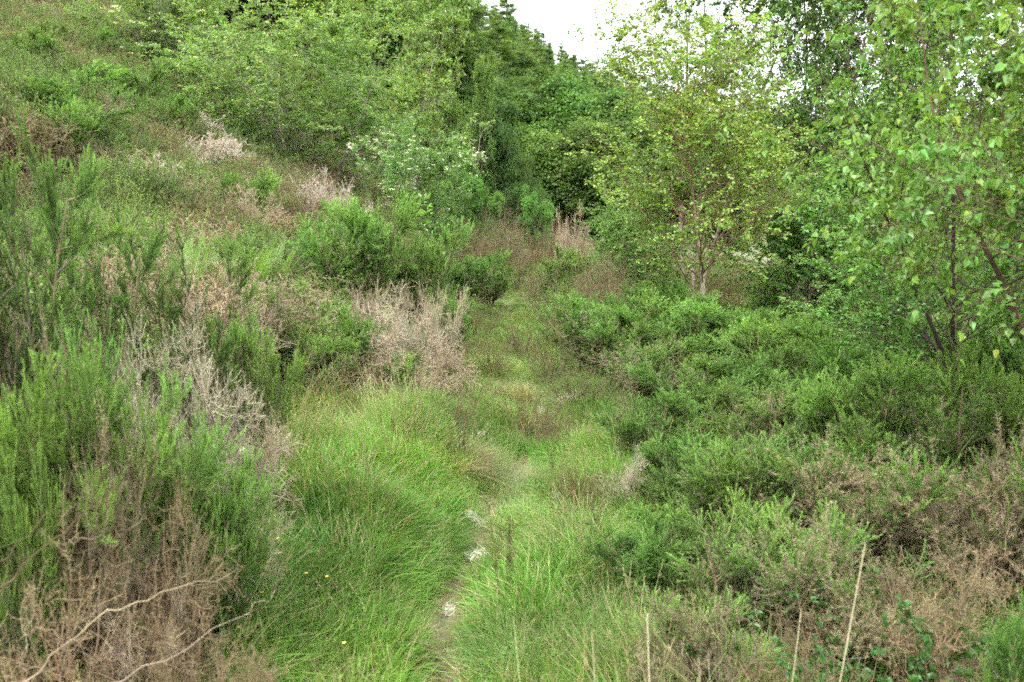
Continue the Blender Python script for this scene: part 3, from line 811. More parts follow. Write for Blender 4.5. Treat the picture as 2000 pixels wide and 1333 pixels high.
GORSE = "gorse bushes"
SHRUBS = [
 # near left
 ("gorse_tall", "gorse_bush", 30, 2.45, 225, 400, "tall bright gorse filling the left edge of the picture in front"),
 ("gorse_tall_b", "gorse_bush", 255, 2.9, 385, 250, "upright gorse with dark lower stems beside the tall gorse at the left edge"),
 ("gorse_tall_b", "gorse_bush", 400, 3.3, 440, 230, "narrow gorse spire whose tips stand before the fern patch"),
 ("gorse_mid_b", "gorse_bush", 500, 3.9, 600, 190, "small dark gorse right of the narrow gorse spire"),
 ("gorse_tall", "gorse_bush", -110, 1.8, 520, 520, "closest green gorse at the lower left edge"),
 ("gorse_mid_b", "gorse_bush", 230, 2.15, 655, 380, "leafy green gorse top over the dead brown stems at lower left"),
 ("gorse_mid_b", "gorse_bush", 390, 2.4, 830, 260, "low dark green gorse at the edge of the grass on the left"),
 ("dead_gorse", "dead_gorse_bush", 410, 3.0, 560, 300, "bleached dead gorse tangled under the narrow gorse spire"),
 ("dead_gorse_b", "dead_gorse_bush", 480, 3.1, 800, 240, "silvery dead gorse branches reaching over the grass on the left"),
 ("dead_gorse_b", "dead_gorse_bush", 470, 2.65, 960, 240, "pale dead gorse sprays low beside the grass"),
 ("dead_brown", "dead_gorse_bush", 110, 1.75, 985, 520, "brown dead gorse filling the lower left corner"),
 ("dead_brown", "dead_gorse_bush", 330, 1.95, 1075, 380, "brown dry gorse tangle below the low dark green gorse"),
 ("dead_gorse", "dead_gorse_bush", 330, 2.5, 610, 240, "grey dead gorse stems between the two spires at the left"),
 ("gorse_brown", "gorse_bush", 150, 2.35, 620, 300, "browning gorse behind the leafy top at the left"),
 ("dead_brown", "dead_gorse_bush", 300, 2.0, 860, 300, "brown dead interior showing below the leafy green gorse top"),
 ("gorse_mid_b", "gorse_bush", 765, 5.75, 680, 130, "small green gorse poking out of the large bleached dead bush"),
 ("gorse_mid_b", "gorse_bush", 865, 6.9, 560, 110, "dark green gorse behind the upright dead spike"),
 ("dead_gorse_b", "dead_gorse_bush", 740, 6.3, 540, 150, "ragged dead gorse stems left of the large bleached bush"),
 ("gorse_brown", "gorse_bush", 190, 2.0, 780, 330, "scruffy gorse with brown inside just above the lower left corner"),
 ("gorse_mid_b", "gorse_bush", 20, 1.75, 880, 240, "half green gorse cut by the left edge above the mossy limb"),
 ("gorse_mid", "gorse_bush", 440, 2.3, 945, 190, "small leafy gorse tuft beside the bleached sprays at the grass edge"),
 ("dead_gorse_b", "dead_gorse_bush", 250, 1.9, 1120, 260, "paler dead gorse spray behind the long curved branch"),
 ("dead_brown", "dead_gorse_bush", 430, 1.75, 1180, 330, "flattened brown gorse twigs at the bottom edge beside the grass"),
 # left middle
 ("gorse_far", "gorse_bush", 690, 7.6, 385, 270, "big green gorse mound left of the path below the rowan"),
 ("gorse_far", "gorse_bush", 800, 8.2, 430, 190, "green gorse shoulder right of the big gorse mound"),
 ("gorse_far_b", "gorse_bush", 590, 6.2, 545, 230, "yellowish green gorse in front of the big gorse mound"),
 ("gorse_mid", "gorse_bush", 680, 5.9, 585, 190, "low green gorse just left of the bleached dead bush"),
 ("gorse_mid_b", "gorse_bush", 600, 5.3, 640, 230, "gorse with bare brown lower stems above the grassy hollow"),
 ("dead_brown", "dead_gorse_bush", 660, 5.4, 690, 230, "brown leafless undergrowth at the foot of the gorse by the grass"),
 ("dead_gorse", "dead_gorse_bush", 800, 6.1, 545, 210, "large bleached dead gorse beside the path in the middle of the picture"),
 ("dead_gorse_b", "dead_gorse_bush", 860, 6.4, 545, 120, "upright dead gorse spike right of the large bleached one"),
 ("dead_far", "dead_gorse_bush", 800, 5.7, 640, 230, "brownish dead gorse skirt leaning over the dark hollow by the path"),
 ("heather_brown", "heather_clump", 850, 5.8, 730, 150, "dark brown heather below the large bleached gorse"),
 ("dead_pale", "dead_heather_clump", 345, 13.5, 215, 140, "pale dead heather sweep highest on the slope"),
 ("dead_pale", "dead_heather_clump", 400, 12.0, 255, 140, "grey pink dead heather below the highest pale sweep"),
 ("heather_pink", "dead_heather_clump", 300, 10.5, 300, 150, "pinkish dead heather above the pale grass tuft"),
 ("heather_brown", "heather_clump", 250, 11.5, 275, 130, "reddish brown heather behind the tall left gorse"),
 ("dead_pale", "dead_heather_clump", 310, 9, 320, 120, "grey tangled dead heather stems with a black curved branch"),
 ("dead_far", "dead_heather_clump", 440, 8.6, 365, 120, "twisted grey dead heather in the middle of the slope"),
 ("dead_far", "dead_heather_clump", 505, 8.8, 355, 110, "wiry silver dead heather right of the twisted grey one"),
 ("dead_pale", "dead_heather_clump", 660, 10.2, 335, 120, "rounded pink-grey dead heather below the rowan trunk"),
 ("heather_pink", "dead_heather_clump", 575, 12, 330, 100, "small pinkish heather left of the rounded dead one"),
 ("heather_green", "heather_clump", 400, 8.2, 400, 120, "fresh green heather beside the twisted grey stems"),
 ("heather_green", "heather_clump", 480, 14, 275, 140, "green heather patch under the rowan's left side"),
 ("heather_mix", "heather_clump", 530, 10.5, 305, 160, "green and rust heather in the middle of the slope below the rowan"),
 ("heather_green", "heather_clump", 100, 13, 245, 170, "dark green heather behind the tips of the tall left gorse"),
 ("heather_brown", "heather_clump", 170, 17, 165, 120, "brown heather on the skyline side of the slope"),
 ("heather_pink", "dead_heather_clump", 215, 16, 190, 90, "pale withered heather high on the slope left of the hawthorn"),
 ("gorse_far_b", "gorse_bush", 520, 5.6, 560, 170, "rust and green gorse left of the yellowish green gorse"),
 ("heather_mix", "heather_clump", 560, 8.4, 420, 140, "mixed heather left of the big gorse mound"),
 ("gorse_far", "gorse_bush", 60, 9.5, 235, 260, "green gorse behind the uppermost tips of the left edge gorse"),
 ("heather_green", "heather_clump", 30, 16, 130, 200, "green heather at the left edge high on the slope"),
 ("heather_green", "heather_clump", 130, 20, 95, 170, "green heather just below the skyline left of the hawthorn"),
 ("gorse_far_b", "gorse_bush", 60, 22, 45, 130, "low gorse near the top left skyline"),
 ("heather_green", "heather_clump", 330, 16, 190, 150, "green heather hump under the hawthorn"),
 ("heather_mix", "heather_clump", 440, 17, 215, 150, "rusty green heather between the hawthorn and the rowan"),
 ("gorse_far", "gorse_bush", 250, 13.5, 215, 150, "green mound in the middle of the upper slope"),
 ("gorse_far", "gorse_bush", 480, 9.6, 345, 150, "bright green mound above the fern patch"),
 ("heather_green", "heather_clump", 590, 10, 370, 150, "green heather hump below the rowan trunk"),
 ("heather_green", "heather_clump", 740, 12.5, 345, 150, "green heather under the right side of the rowan"),
 ("gorse_far_b", "gorse_bush", 630, 9.2, 395, 130, "gorse with rusty base left above the big gorse mound"),
 ("heather_green", "heather_clump", 350, 7.6, 400, 150, "fresh heather hump right of the pale grass"),
 ("gorse_far", "gorse_bush", 430, 6.6, 460, 170, "light green gorse around the ferns"),
 ("heather_green", "heather_clump", 520, 7.4, 455, 160, "green heather just left of the big gorse mound's foot"),
 ("heather_pink", "dead_heather_clump", 90, 12.5, 262, 120, "withered pink-grey heather showing above the tips of the left edge gorse"),
 ("heather_pink", "dead_heather_clump", 140, 18, 150, 90, "small withered heather near the top of the slope"),
 ("gorse_far", "gorse_bush", 200, 18.5, 130, 120, "green gorse hump just left of the hawthorn"),
 ("gorse_far", "gorse_bush", 10, 12.5, 175, 170, "dark green gorse on the left edge halfway up the slope"),
 ("heather_brown", "heather_clump", 60, 18, 95, 120, "rusty heather near the top left corner"),
 ("heather_green", "heather_clump", 170, 14.5, 200, 150, "soft green heather hump in the upper left of the slope"),
 ("heather_pink", "dead_heather_clump", 365, 11, 300, 80, "bleached twiggy heather right of the reddish brown one"),
 ("heather_pink", "dead_heather_clump", 440, 14.5, 262, 90, "beige heather hump below the gap between hawthorn and rowan"),
 ("gorse_far", "gorse_bush", 380, 19, 190, 110, "green gorse below the pale rowan crown"),
 ("gorse_far_b", "gorse_bush", 130, 9, 290, 170, "low gorse between the left edge gorse and the pale grass"),
 ("heather_green", "heather_clump", 520, 12.5, 315, 140, "green heather left of the small pinkish heather"),
 ("heather_pink", "dead_heather_clump", 30, 14.5, 140, 110, "withered heather cut by the left edge high on the slope"),
 ("gorse_far_b", "gorse_bush", 95, 16, 120, 130, "rusty based gorse halfway to the top left corner"),
 ("heather_pink", "dead_heather_clump", 250, 17, 165, 100, "pale withered heather just below the hawthorn trunk"),
 ("gorse_far", "gorse_bush", 320, 13, 245, 110, "dense green gorse mound left of the pale dead sweep"),
 ("heather_brown", "heather_clump", 440, 12, 290, 120, "rust coloured heather under the pale rowan crown"),
 ("dead_far", "dead_heather_clump", 200, 12, 245, 100, "tangled grey heather left of the dense green mound"),
 # end of the path
 ("heather_brown", "heather_clump", 905, 14, 435, 120, "brown heather on the bank above the path's far end"),
 ("heather_mix", "heather_clump", 960, 16, 420, 130, "mixed green and brown heather at the far end of the bank"),
 ("heather_pink", "dead_heather_clump", 980, 19, 385, 90, "pink dead heather standing tallest at the end of the bank"),
 ("heather_pink", "dead_heather_clump", 1010, 16, 432, 60, "small withered heather above the bright green gorse mound"),
 ("heather_brown", "heather_clump", 1065, 18, 420, 90, "reddish heather at the mouth of the dark wood"),
 ("gorse_far", "gorse_bush", 900, 11.5, 485, 150, "green gorse on the left bank near the path's bend"),
 ("gorse_far", "gorse_bush", 955, 13, 500, 110, "small green gorse where the path narrows"),
 ("gorse_far_b", "gorse_bush", 1085, 12.5, 480, 120, "rounded gorse with green top and brown underside right of the path"),
 ("dead_far", "dead_gorse_bush", 1125, 14, 395, 60, "tall pale leafless stalks in front of the dark wood"),
 ("dead_far", "dead_gorse_bush", 1095, 16, 405, 40, "thin rusty dead spire left of the tall pale stalks"),
 # right middle
 ("heather_pink", "dead_heather_clump", 1200, 10.5, 490, 170, "dusky pink dead heather left of the pale birch trunk"),
 ("dead_brown", "dead_gorse_bush", 1180, 9.5, 480, 150, "open brown twiggy gorse above the path on the right"),
 ("heather_mix", "heather_clump", 1120, 9.0, 560, 150, "greenish brown heather bordering the far part of the path"),
 ("gorse_far", "gorse_bush", 1270, 9, 540, 180, "green gorse left of the foot of the pale birch"),
 ("gorse_far", "gorse_bush", 1180, 7.4, 600, 200, "low olive gorse bordering the right of the path"),
 ("gorse_far_b", "gorse_bush", 1260, 6.4, 650, 220, "low gorse with a dark brown hollow right of the path"),
 ("gorse_far", "gorse_bush", 1360, 7.4, 590, 220, "flat topped gorse at the foot of the pale birch"),
 ("gorse_far", "gorse_bush", 1480, 6.8, 620, 230, "light green gorse right of the birch foot"),
 ("gorse_mid", "gorse_bush", 1600, 5.6, 640, 270, "pale green gorse crest under the low birch foliage"),
 ("gorse_mid", "gorse_bush", 1960, 4.4, 620, 280, "gorse crest at the right edge under the close birch leaves"),
 ("gorse_mid", "gorse_bush", 1400, 5.4, 700, 250, "fresh green gorse in the middle of the thicket"),
 ("gorse_mid", "gorse_bush", 1290, 4.7, 770, 200, "green gorse beside the tall dead heather spike"),
 ("gorse_mid_b", "gorse_bush", 1500, 4.5, 745, 270, "gorse with a bleached stick poking out of its top"),
 ("gorse_mid", "gorse_bush", 1680, 4.0, 720, 300, "tall pale-tipped gorse below the yellow leaved bramble"),
 ("gorse_mid_b", "gorse_bush", 1860, 3.7, 700, 340, "shady gorse with brown inner stems near the right edge"),
 ("gorse_mid", "gorse_bush", 1320, 3.9, 860, 200, "bright gorse on the right edge of the grass"),
 ("gorse_mid_b", "gorse_bush", 1480, 3.5, 850, 300, "gorse half green and half brown in the centre of the right thicket"),
 ("gorse_brown", "gorse_bush", 1700, 3.2, 860, 340, "mostly brown gorse in the shaded middle of the right thicket"),
 ("gorse_brown", "gorse_bush", 1930, 3.0, 820, 340, "brown gorse against the right edge of the picture"),
 ("gorse_mid", "gorse_bush", 1290, 3.0, 1010, 230, "lowest green gorse leaning over the grass at the right"),
 ("gorse_mid_b", "gorse_bush", 1450, 2.75, 1000, 320, "green gorse with pale upright tips at lower right"),
 ("gorse_brown", "gorse_bush", 1650, 2.5, 1040, 340, "brown gorse behind the long pale grass stem"),
 ("dead_brown", "dead_gorse_bush", 1820, 2.35, 1060, 420, "dry pinkish brown gorse at lower right above the brambles"),
 ("gorse_brown", "gorse_bush", 1330, 2.25, 1190, 260, "low brown gorse in front of the green one at lower right"),
 ("gorse_mid", "gorse_bush", 1990, 1.85, 1180, 250, "bright green gorse sprig in the lower right corner"),
 ("dead_brown", "dead_gorse_bush", 1560, 2.0, 1200, 360, "brown prickly twigs along the bottom edge at right"),
 # by the path
 ("heather_mix", "heather_clump", 1030, 5.6, 730, 170, "twiggy heather standing in the grass where the path bends"),
 ("heather_mix", "heather_clump", 960, 7.2, 640, 120, "small heather tuft at the left of the path above the bend"),
 ("heather_sprig", "heather_clump", 895, 4.5, 805, 80, "sparse upright heather growing out of the dry tussock"),
 ("heather_mix", "heather_clump", 1130, 3.9, 865, 130, "brown sprigged heather at the right edge of the near grass"),
 ("dead_gorse", "dead_gorse_bush", 1212, 3.9, 880, 90, "bleached dead gorse tuft between the grass and the right thicket"),
 ("heather_sprig", "heather_clump", 985, 2.95, 975, 90, "thin dark heather sprig standing beside the trodden path"),
 ("heather_mix", "heather_clump", 1085, 7.4, 625, 150, "low brown-green heather narrowing the path above the bend"),
 ("heather_green", "heather_clump", 1130, 6.3, 690, 170, "green heather on the right verge just above the path bend"),
 ("heather_brown", "heather_clump", 930, 6.2, 715, 130, "rusty heather sprigs in the rough grass right of the dark hollow"),
 ("heather_mix", "heather_clump", 925, 9.5, 560, 130, "heather on the left verge where the path turns pale"),
 ("heather_sprig", "heather_clump", 1085, 4.3, 850, 60, "thin sprigs standing in the grass below the path bend"),
 ("heather_sprig", "heather_clump", 1165, 3.4, 905, 90, "sprigs beside the bleached tuft at the right of the grass"),
 ("heather_brown", "heather_clump", 730, 5.0, 760, 150, "brown heather fringe above the left grassy hollow"),
 ("heather_sprig", "heather_clump", 790, 4.4, 820, 80, "thin sprigs in the left hollow left of the dry tussock"),
 ("heather_mix", "heather_clump", 1020, 8.6, 600, 130, "brown and green heather standing in the grass of the narrowing path"),
 ("heather_brown", "heather_clump", 1075, 5.2, 775, 110, "rusty twiggy heather on the right verge at the path bend"),
 ("heather_mix", "heather_clump", 905, 7.8, 640, 120, "heather spreading from the upright dead spike on to the path"),
 ("gorse_mid_b", "gorse_bush", 1135, 8.2, 570, 130, "small gorse pushing into the path from the right"),
 ("heather_brown", "heather_clump", 890, 5.0, 745, 120, "brown heather sprigs right of the dark hollow above the dry tussock"),
 ("heather_pink", "dead_heather_clump", 1217, 4.6, 725, 42, "tall narrow dead heather spike right of the path"),
]
reseed("shrubs")
for kd, nm, px, Y, top, w, lab in SHRUBS:
    if px > 1150 and 'gorse' in kd and Y < 9: w *= 1.22; top -= 18
    slope = Y > 8 and px < 760
    hm = (1.0 if "gorse_far" in kd else .85 if "pink" in kd else .78) if slope else .25
    put_px(kd, nm, lab, "dead bush" if "dead" in nm else "heather" if "heather" in nm else "gorse bush", px, Y, top, w * (1.2 if slope else 1), hmin=hm)

reseed("limbs")
# long bare branches at lower left
def branch_thing(name, label, pts, r, col, twigs=8, cat="branch"):
    P = np.array([point(*p) for p in pts])
    t = np.linspace(0, len(P) - 1, 14); k = np.minimum(t.astype(int), len(P) - 2); u = (t - k)[:, None]
    C = (P[k] * (1 - u) + P[k + 1] * u)
    C[1:-1] = (C[:-2] + C[1:-1] * 2 + C[2:]) / 4
    C += rng.normal(size=C.shape) * .005; r = r * .24; col = tuple(c * .8 for c in col)
    C = C[None]; R = taper(np.array([r]), 14, .35)
    g = Geo(); g.tubes(C, R, 7, np.array(col))
    if twigs:
        T, TR, _, _ = grow(C, R, twigs * 2, .1, 1., (25, 60), (.04, .2), 5, (0, 0, .1), .14, .3, .3)
        g.tubes(T, TR, 4, jit(col, twigs * 2, .1))
        T2, TR2, _, _ = grow(T, TR, twigs * 12, .2, 1., (30, 70), (.03, .09), 3, (0, 0, .1), .15, .6, .4)
        g.tubes(T2, TR2, 3, jit(col, len(T2), .1))
    o = g.build(name, M_BARK)
    o["label"] = label; o["category"] = cat
    return o
branch_thing("fallen_branch", "long pale curved dead branch crossing the lower left corner", [(30, 1345, 1.45), (200, 1200, 1.5), (300, 1165, 1.55), (460, 1115, 1.6)], .0065, (.36, .29, .18), 4)
branch_thing("fallen_branch", "thin beige dead branch below the long curved one", [(200, 1340, 1.5), (370, 1260, 1.55), (500, 1180, 1.65), (540, 1150, 1.7)], .0035, (.4, .32, .23), 6)
branch_thing("fallen_branch", "brown mossy limb rising from the left edge", [(-30, 1170, 1.55), (90, 1070, 1.6), (170, 1000, 1.65), (230, 950, 1.75)], .010, (.13, .09, .045), 3)
branch_thing("fallen_branch", "second brown limb just above the mossy one", [(-30, 1120, 1.65), (60, 1040, 1.7), (130, 960, 1.75), (150, 900, 1.8)], .006, (.15, .11, .06), 3)
branch_thing("fallen_branch", "thin upright dead twig left of the curved branch", [(40, 1340, 1.4), (60, 1200, 1.45), (75, 1125, 1.5)], .0022, (.38, .32, .22), 0)
branch_thing("fallen_branch", "slender vertical dead twig crossing behind the curved branch", [(255, 1340, 1.7), (250, 1200, 1.72), (247, 1110, 1.75)], .003, (.3, .24, .17), 3)
branch_thing("fallen_branch", "curved grey-brown branch in the centre of the dead gorse", [(130, 1060, 1.8), (210, 1048, 1.8), (250, 1035, 1.85), (290, 1015, 1.9)], .008, (.2, .15, .1), 3)
branch_thing("fallen_branch", "black curved dead branch on the heather slope", [(275, 395, 8.9), (300, 375, 8.9), (322, 350, 8.9), (330, 325, 8.9)], .018, (.06, .05, .045), 4)
branch_thing("dead_branch", "bare grey branch rising before the dark wood right of the rowan", [(925, 330, 22), (935, 290, 22), (940, 258, 22), (965, 240, 22)], .03, (.36, .33, .3), 10)

# dry straws rising at the bottom edge
def straw(label, px0, py0, px1, py1, Y, r, col=(.40, .35, .22)):
    top = point(px1, py1, Y); bx, by, bz = at(px0, Y - .12); base = np.array([bx, by, bz])
    t = np.linspace(0, 1, 8)[:, None]
    P = base * (1 - t) + top * t + np.sin(t * PI) * np.array([.012, 0, 0]) + rng.normal(size=(8, 3)) * .003 * (1 - t); r *= .85
    g = Geo(); R = taper(np.array([r]), 8, .45); g.tubes(P[None], R, 6, np.array(col))
    for q in (2, 5):   # leaf nodes on the stem
        g.tubes(np.stack([P[q] - (P[q + 1] - P[q]) * .02, P[q] + (P[q + 1] - P[q]) * .02])[None], np.full((1, 2), R[0, q] * 1.35), 6, np.array(col) * .7)
    o = g.build("dry_stem", M_DRY); o["label"] = label; o["category"] = "dry stem"; o["group"] = "dry stems along the bottom edge"
straw("long pale straw leaning right across the brown gorse at lower right", 1500, 1333, 1690, 1062, 1.5, .0024)
straw("shorter straw leaning right beside the long pale straw", 1440, 1333, 1565, 1190, 1.5, .0019)
straw("thickest upright straw at the bottom edge right of the grass", 1250, 1333, 1264, 1198, 1.35, .0026)
straw("short upright straw between the grass and the thickest straw", 1168, 1333, 1156, 1235, 1.35, .0017)
straw("straw curving left at the bottom edge in the grass", 1040, 1333, 1003, 1205, 1.35, .0015, (.42, .42, .2))
straw("small cut straw right of the thickest straw", 1368, 1333, 1364, 1285, 1.35, .0017)
straw("faint thin straw beside the small cut one", 1384, 1333, 1383, 1270, 1.4, .0012)

reseed("wool")
# sheep's wool caught on the plants
def wool(label, px, py, Y, L, spread, n=90, dirx=(.5, 0, -.5)):
    n = int(n * 1.2); spread *= 1.3
    c = point(px, py, Y); gz = float(terrain(c[0], c[1])); c[2] = max(c[2], gz + .02)
    g = Geo()
    s = np.outer(U(-.5, .5, n), np.array(dirx) * L) + rnd(n, spread)
    P = walk(s, rnd(n), U(.006, .03, n), 6, (0, 0, 0), .9)
    g.tubes(P, np.full((n, 6), .00035), 3, jit((.8, .79, .72), n, .08, .02))
    o = g.build("wool_tuft", M_WOOL); o.location = c; o["label"] = label; o["category"] = "wool"
    o["group"] = "wisps of sheep's wool"
wool("largest wisp of white wool caught beside the near heather sprig", 928, 1012, 3.55, .13, .009, 170)
wool("curved wisp of white wool at the edge of the trodden path", 930, 1082, 3.15, .08, .008, 110, (.8, 0, .3))
wool("small scrap of white wool lying on the bare soil", 880, 1190, 2.75, .03, .008, 70)
wool("white wisp in front of the dark heather where the path bends", 1057, 802, 5.4, .05, .008, 80, (0, 0, 1))
wool("faint wool wisp snagged above the dry tussock", 935, 848, 4.7, .09, .008, 50, (1, 0, .3))
wool("thin wool wisp at the foot of the brown sprigged heather", 1085, 968, 3.9, .04, .006, 60, (.3, 0, -1))
wool("cobwebby wool strung over the heather right of the bend", 1110, 775, 5.6, .2, .012, 80, (1, 0, .35))
wool("tiny wool scrap on the dead gorse at the left", 473, 880, 2.8, .02, .005, 50)
wool("tiny wool scrap at the edge of the left hollow", 645, 806, 4.9, .03, .007, 40)
# white feathers / pale stone lying by the path
p = ground_at(955, 1138)
g = Geo(); n = 160; d = unit(rnd(n) * np.array([1, .5, .4])); g.quads(leaves(rnd(n, .01) * np.array([1.6, 1, .5]) + np.array([0, 0, .02]), d, unit(rnd(n) + np.array([0, 0, 1.])), U(.015, .035, n), .35), jit((.68, .67, .6), n, .1, .02))
o = g.build("feather_clump", M_WOOL); o.location = p; o["label"] = "bright white feather clump in the grass right of the bare soil"; o["category"] = "feathers"

# ---- leafy plants
def leafy(key, H, W, stems, n, leaf, ratio, col, arch=.8, red=0., trip=True, t0=.15):
    reseed(key)
    root = new_root(); a = U(0, 2 * PI, stems)
    S = walk(np.zeros((stems, 3)), np.stack([np.cos(a) * arch, np.sin(a) * arch, np.ones(stems)], 1), U(.7, 1.2, stems) * math.hypot(H, W / 2), 8, (0, 0, -.5 if arch > .4 else 0), .1)
    S[:, :, 2] = np.abs(S[:, :, 2])
    g = Geo(); g.tubes(S, taper(np.full(stems, .003), 8, .4), 5, jit((.13, .09, .05), stems, .1)); o1 = g.build("stems", M_BARK, root)
    pos, tan, i, t = sample(S, n, t0, 1.)
    d = unit(rnd(n) * np.array([1, 1, .4]) + tan * .4)
    g = Geo()
    for k in range(3 if trip else 1):
        an = (k - 1) * 1.1 if trip else 0
        dd = np.stack([d[:, 0] * np.cos(an) - d[:, 1] * np.sin(an), d[:, 0] * np.sin(an) + d[:, 1] * np.cos(an), d[:, 2] - .1], 1)
        st = pos + d * leaf[0] * .5
        nr = unit(rnd(n, .35) + np.array([0, 0, 1.]))
        c = jit(col, n, .18, .08); rd = rng.random(n) < red; c[rd] = jit((.28, .11, .04), int(rd.sum()), .2)
        g.quads(leaves(st, dd, nr, U(leaf[0], leaf[1], n), ratio, .2, True), np.concatenate([c, c]))
    o2 = g.build("leaves", M_LEAF, root, smooth=False)
    register(key, root, [o1, o2], H, W)
leafy("bramble_dark", .35, .8, 18, 420, (.02, .036), .75, (.06, .15, .03))
leafy("bramble_light", .35, .7, 10, 90, (.03, .05), .7, (.14, .27, .07))
leafy("bramble_yellow", .5, .9, 18, 240, (.022, .04), .75, (.30, .32, .05), red=.25)
leafy("big_leaf", 1.7, .9, 9, 90, (.09, .15), .55, (.15, .31, .06), trip=False, arch=.22, t0=.72)
leafy("round_leaf", .8, .3, 3, 16, (.045, .06), .9, (.13, .22, .12), trip=False, arch=.1, t0=.6)
def plant(key, nm, cat, px, Y, top, w, lab, **k): put_px(key, nm, lab, cat, px, Y, top, w, **k)
plant("bramble_dark", "bramble", "bramble", 1480, 2.1, 1240, 400, "dark green bramble beneath the gorse at the bottom right")
plant("bramble_dark", "bramble", "bramble", 1740, 2.4, 1090, 420, "dark bramble leaves showing under the dry brown gorse")
plant("bramble_dark", "bramble", "bramble", 1650, 1.8, 1270, 420, "dark bramble along the bottom edge behind the straws")
plant("bramble_dark", "bramble", "bramble", 1900, 1.9, 1240, 400, "dark bramble at the foot of the corner gorse sprig")
plant("bramble_dark", "bramble", "bramble", 1560, 3.2, 1060, 300, "bramble leaves in the hollow of the right thicket")
plant("bramble_yellow", "bramble", "bramble", 1790, 4.7, 665, 220, "yellow and red tinged bramble under the dark birch")
plant("bramble_light", "bramble", "bramble", 1080, 4.1, 875, 90, "pale bramble shoot in the grass right of the dry tussock")
plant("bramble_light", "bramble", "bramble", 825, 5.2, 790, 110, "light bramble leaves at the mouth of the dark hollow")
plant("bramble_light", "bramble", "bramble", 1180, 4.5, 845, 80, "pale bramble left of the tall dead heather spike")
plant("big_leaf", "sycamore_sapling", "sapling", 845, 10.5, 368, 130, "bright large-leaved sapling above the big gorse mound")
plant("round_leaf", "honeysuckle", "plant", 779, 5.4, 668, 60, "grey-green round leaved stem before the bleached dead gorse")

reseed("ferns")
# ferns
root = new_root(); n = 16; a = U(0, 2 * PI, n)
S = walk(np.zeros((n, 3)), np.stack([np.cos(a) * .6, np.sin(a) * .6, np.ones(n)], 1), U(.5, .75, n), 14, (0, 0, -.9), .03)
g = Geo(); g.tubes(S, taper(np.full(n, .003), 14, .3), 4, jit((.15, .25, .06), n)); o1 = g.build("stalks", M_BARK, root)
g = Geo()
for s_ in (-1, 1):
    for kk in np.linspace(2, 12.6, 34):
        k0 = int(kk); u = kk - k0; b = S[:, k0] * (1 - u) + S[:, k0 + 1] * u; tan = unit(S[:, k0 + 1] - S[:, k0])
        sd_ = unit(np.cross(tan, np.array([0, 0, 1.]))) * s_
        L = .13 * (1 - (kk - 2) / 11.5) + .01
        d = unit(sd_ + tan * .35 + rnd(n, .06)); nr = unit(np.cross(d, tan) * s_ * -1 + rnd(n, .1))
        for j in range(5):      # leaflets along each side frond
            bb = b + d * L * j / 5
            for s2 in (-1, 1):
                q = leaves(bb, unit(d * .6 + tan * s2 + rnd(n, .1)), nr, np.full(n, L * .2), .42, .1); g.quads(q, jit((.2, .38, .08), n, .12))
o2 = g.build("fronds", M_LEAF, root, smooth=False); register("fern", root, [o1, o2], .55, .9)
for px, Y, top, w, lab in [(470, 6.2, 430, 200, "bright green fern left of the yellowish gorse"), (400, 5.6, 440, 180, "fern just behind the narrow gorse spire"),
                           (520, 6.8, 425, 180, "fern furthest right in the bright fern patch"), (360, 5.0, 400, 150, "fern frond tips right of the pale grass")]:
    plant("fern", "fern", "fern", px, Y, top, w, lab)

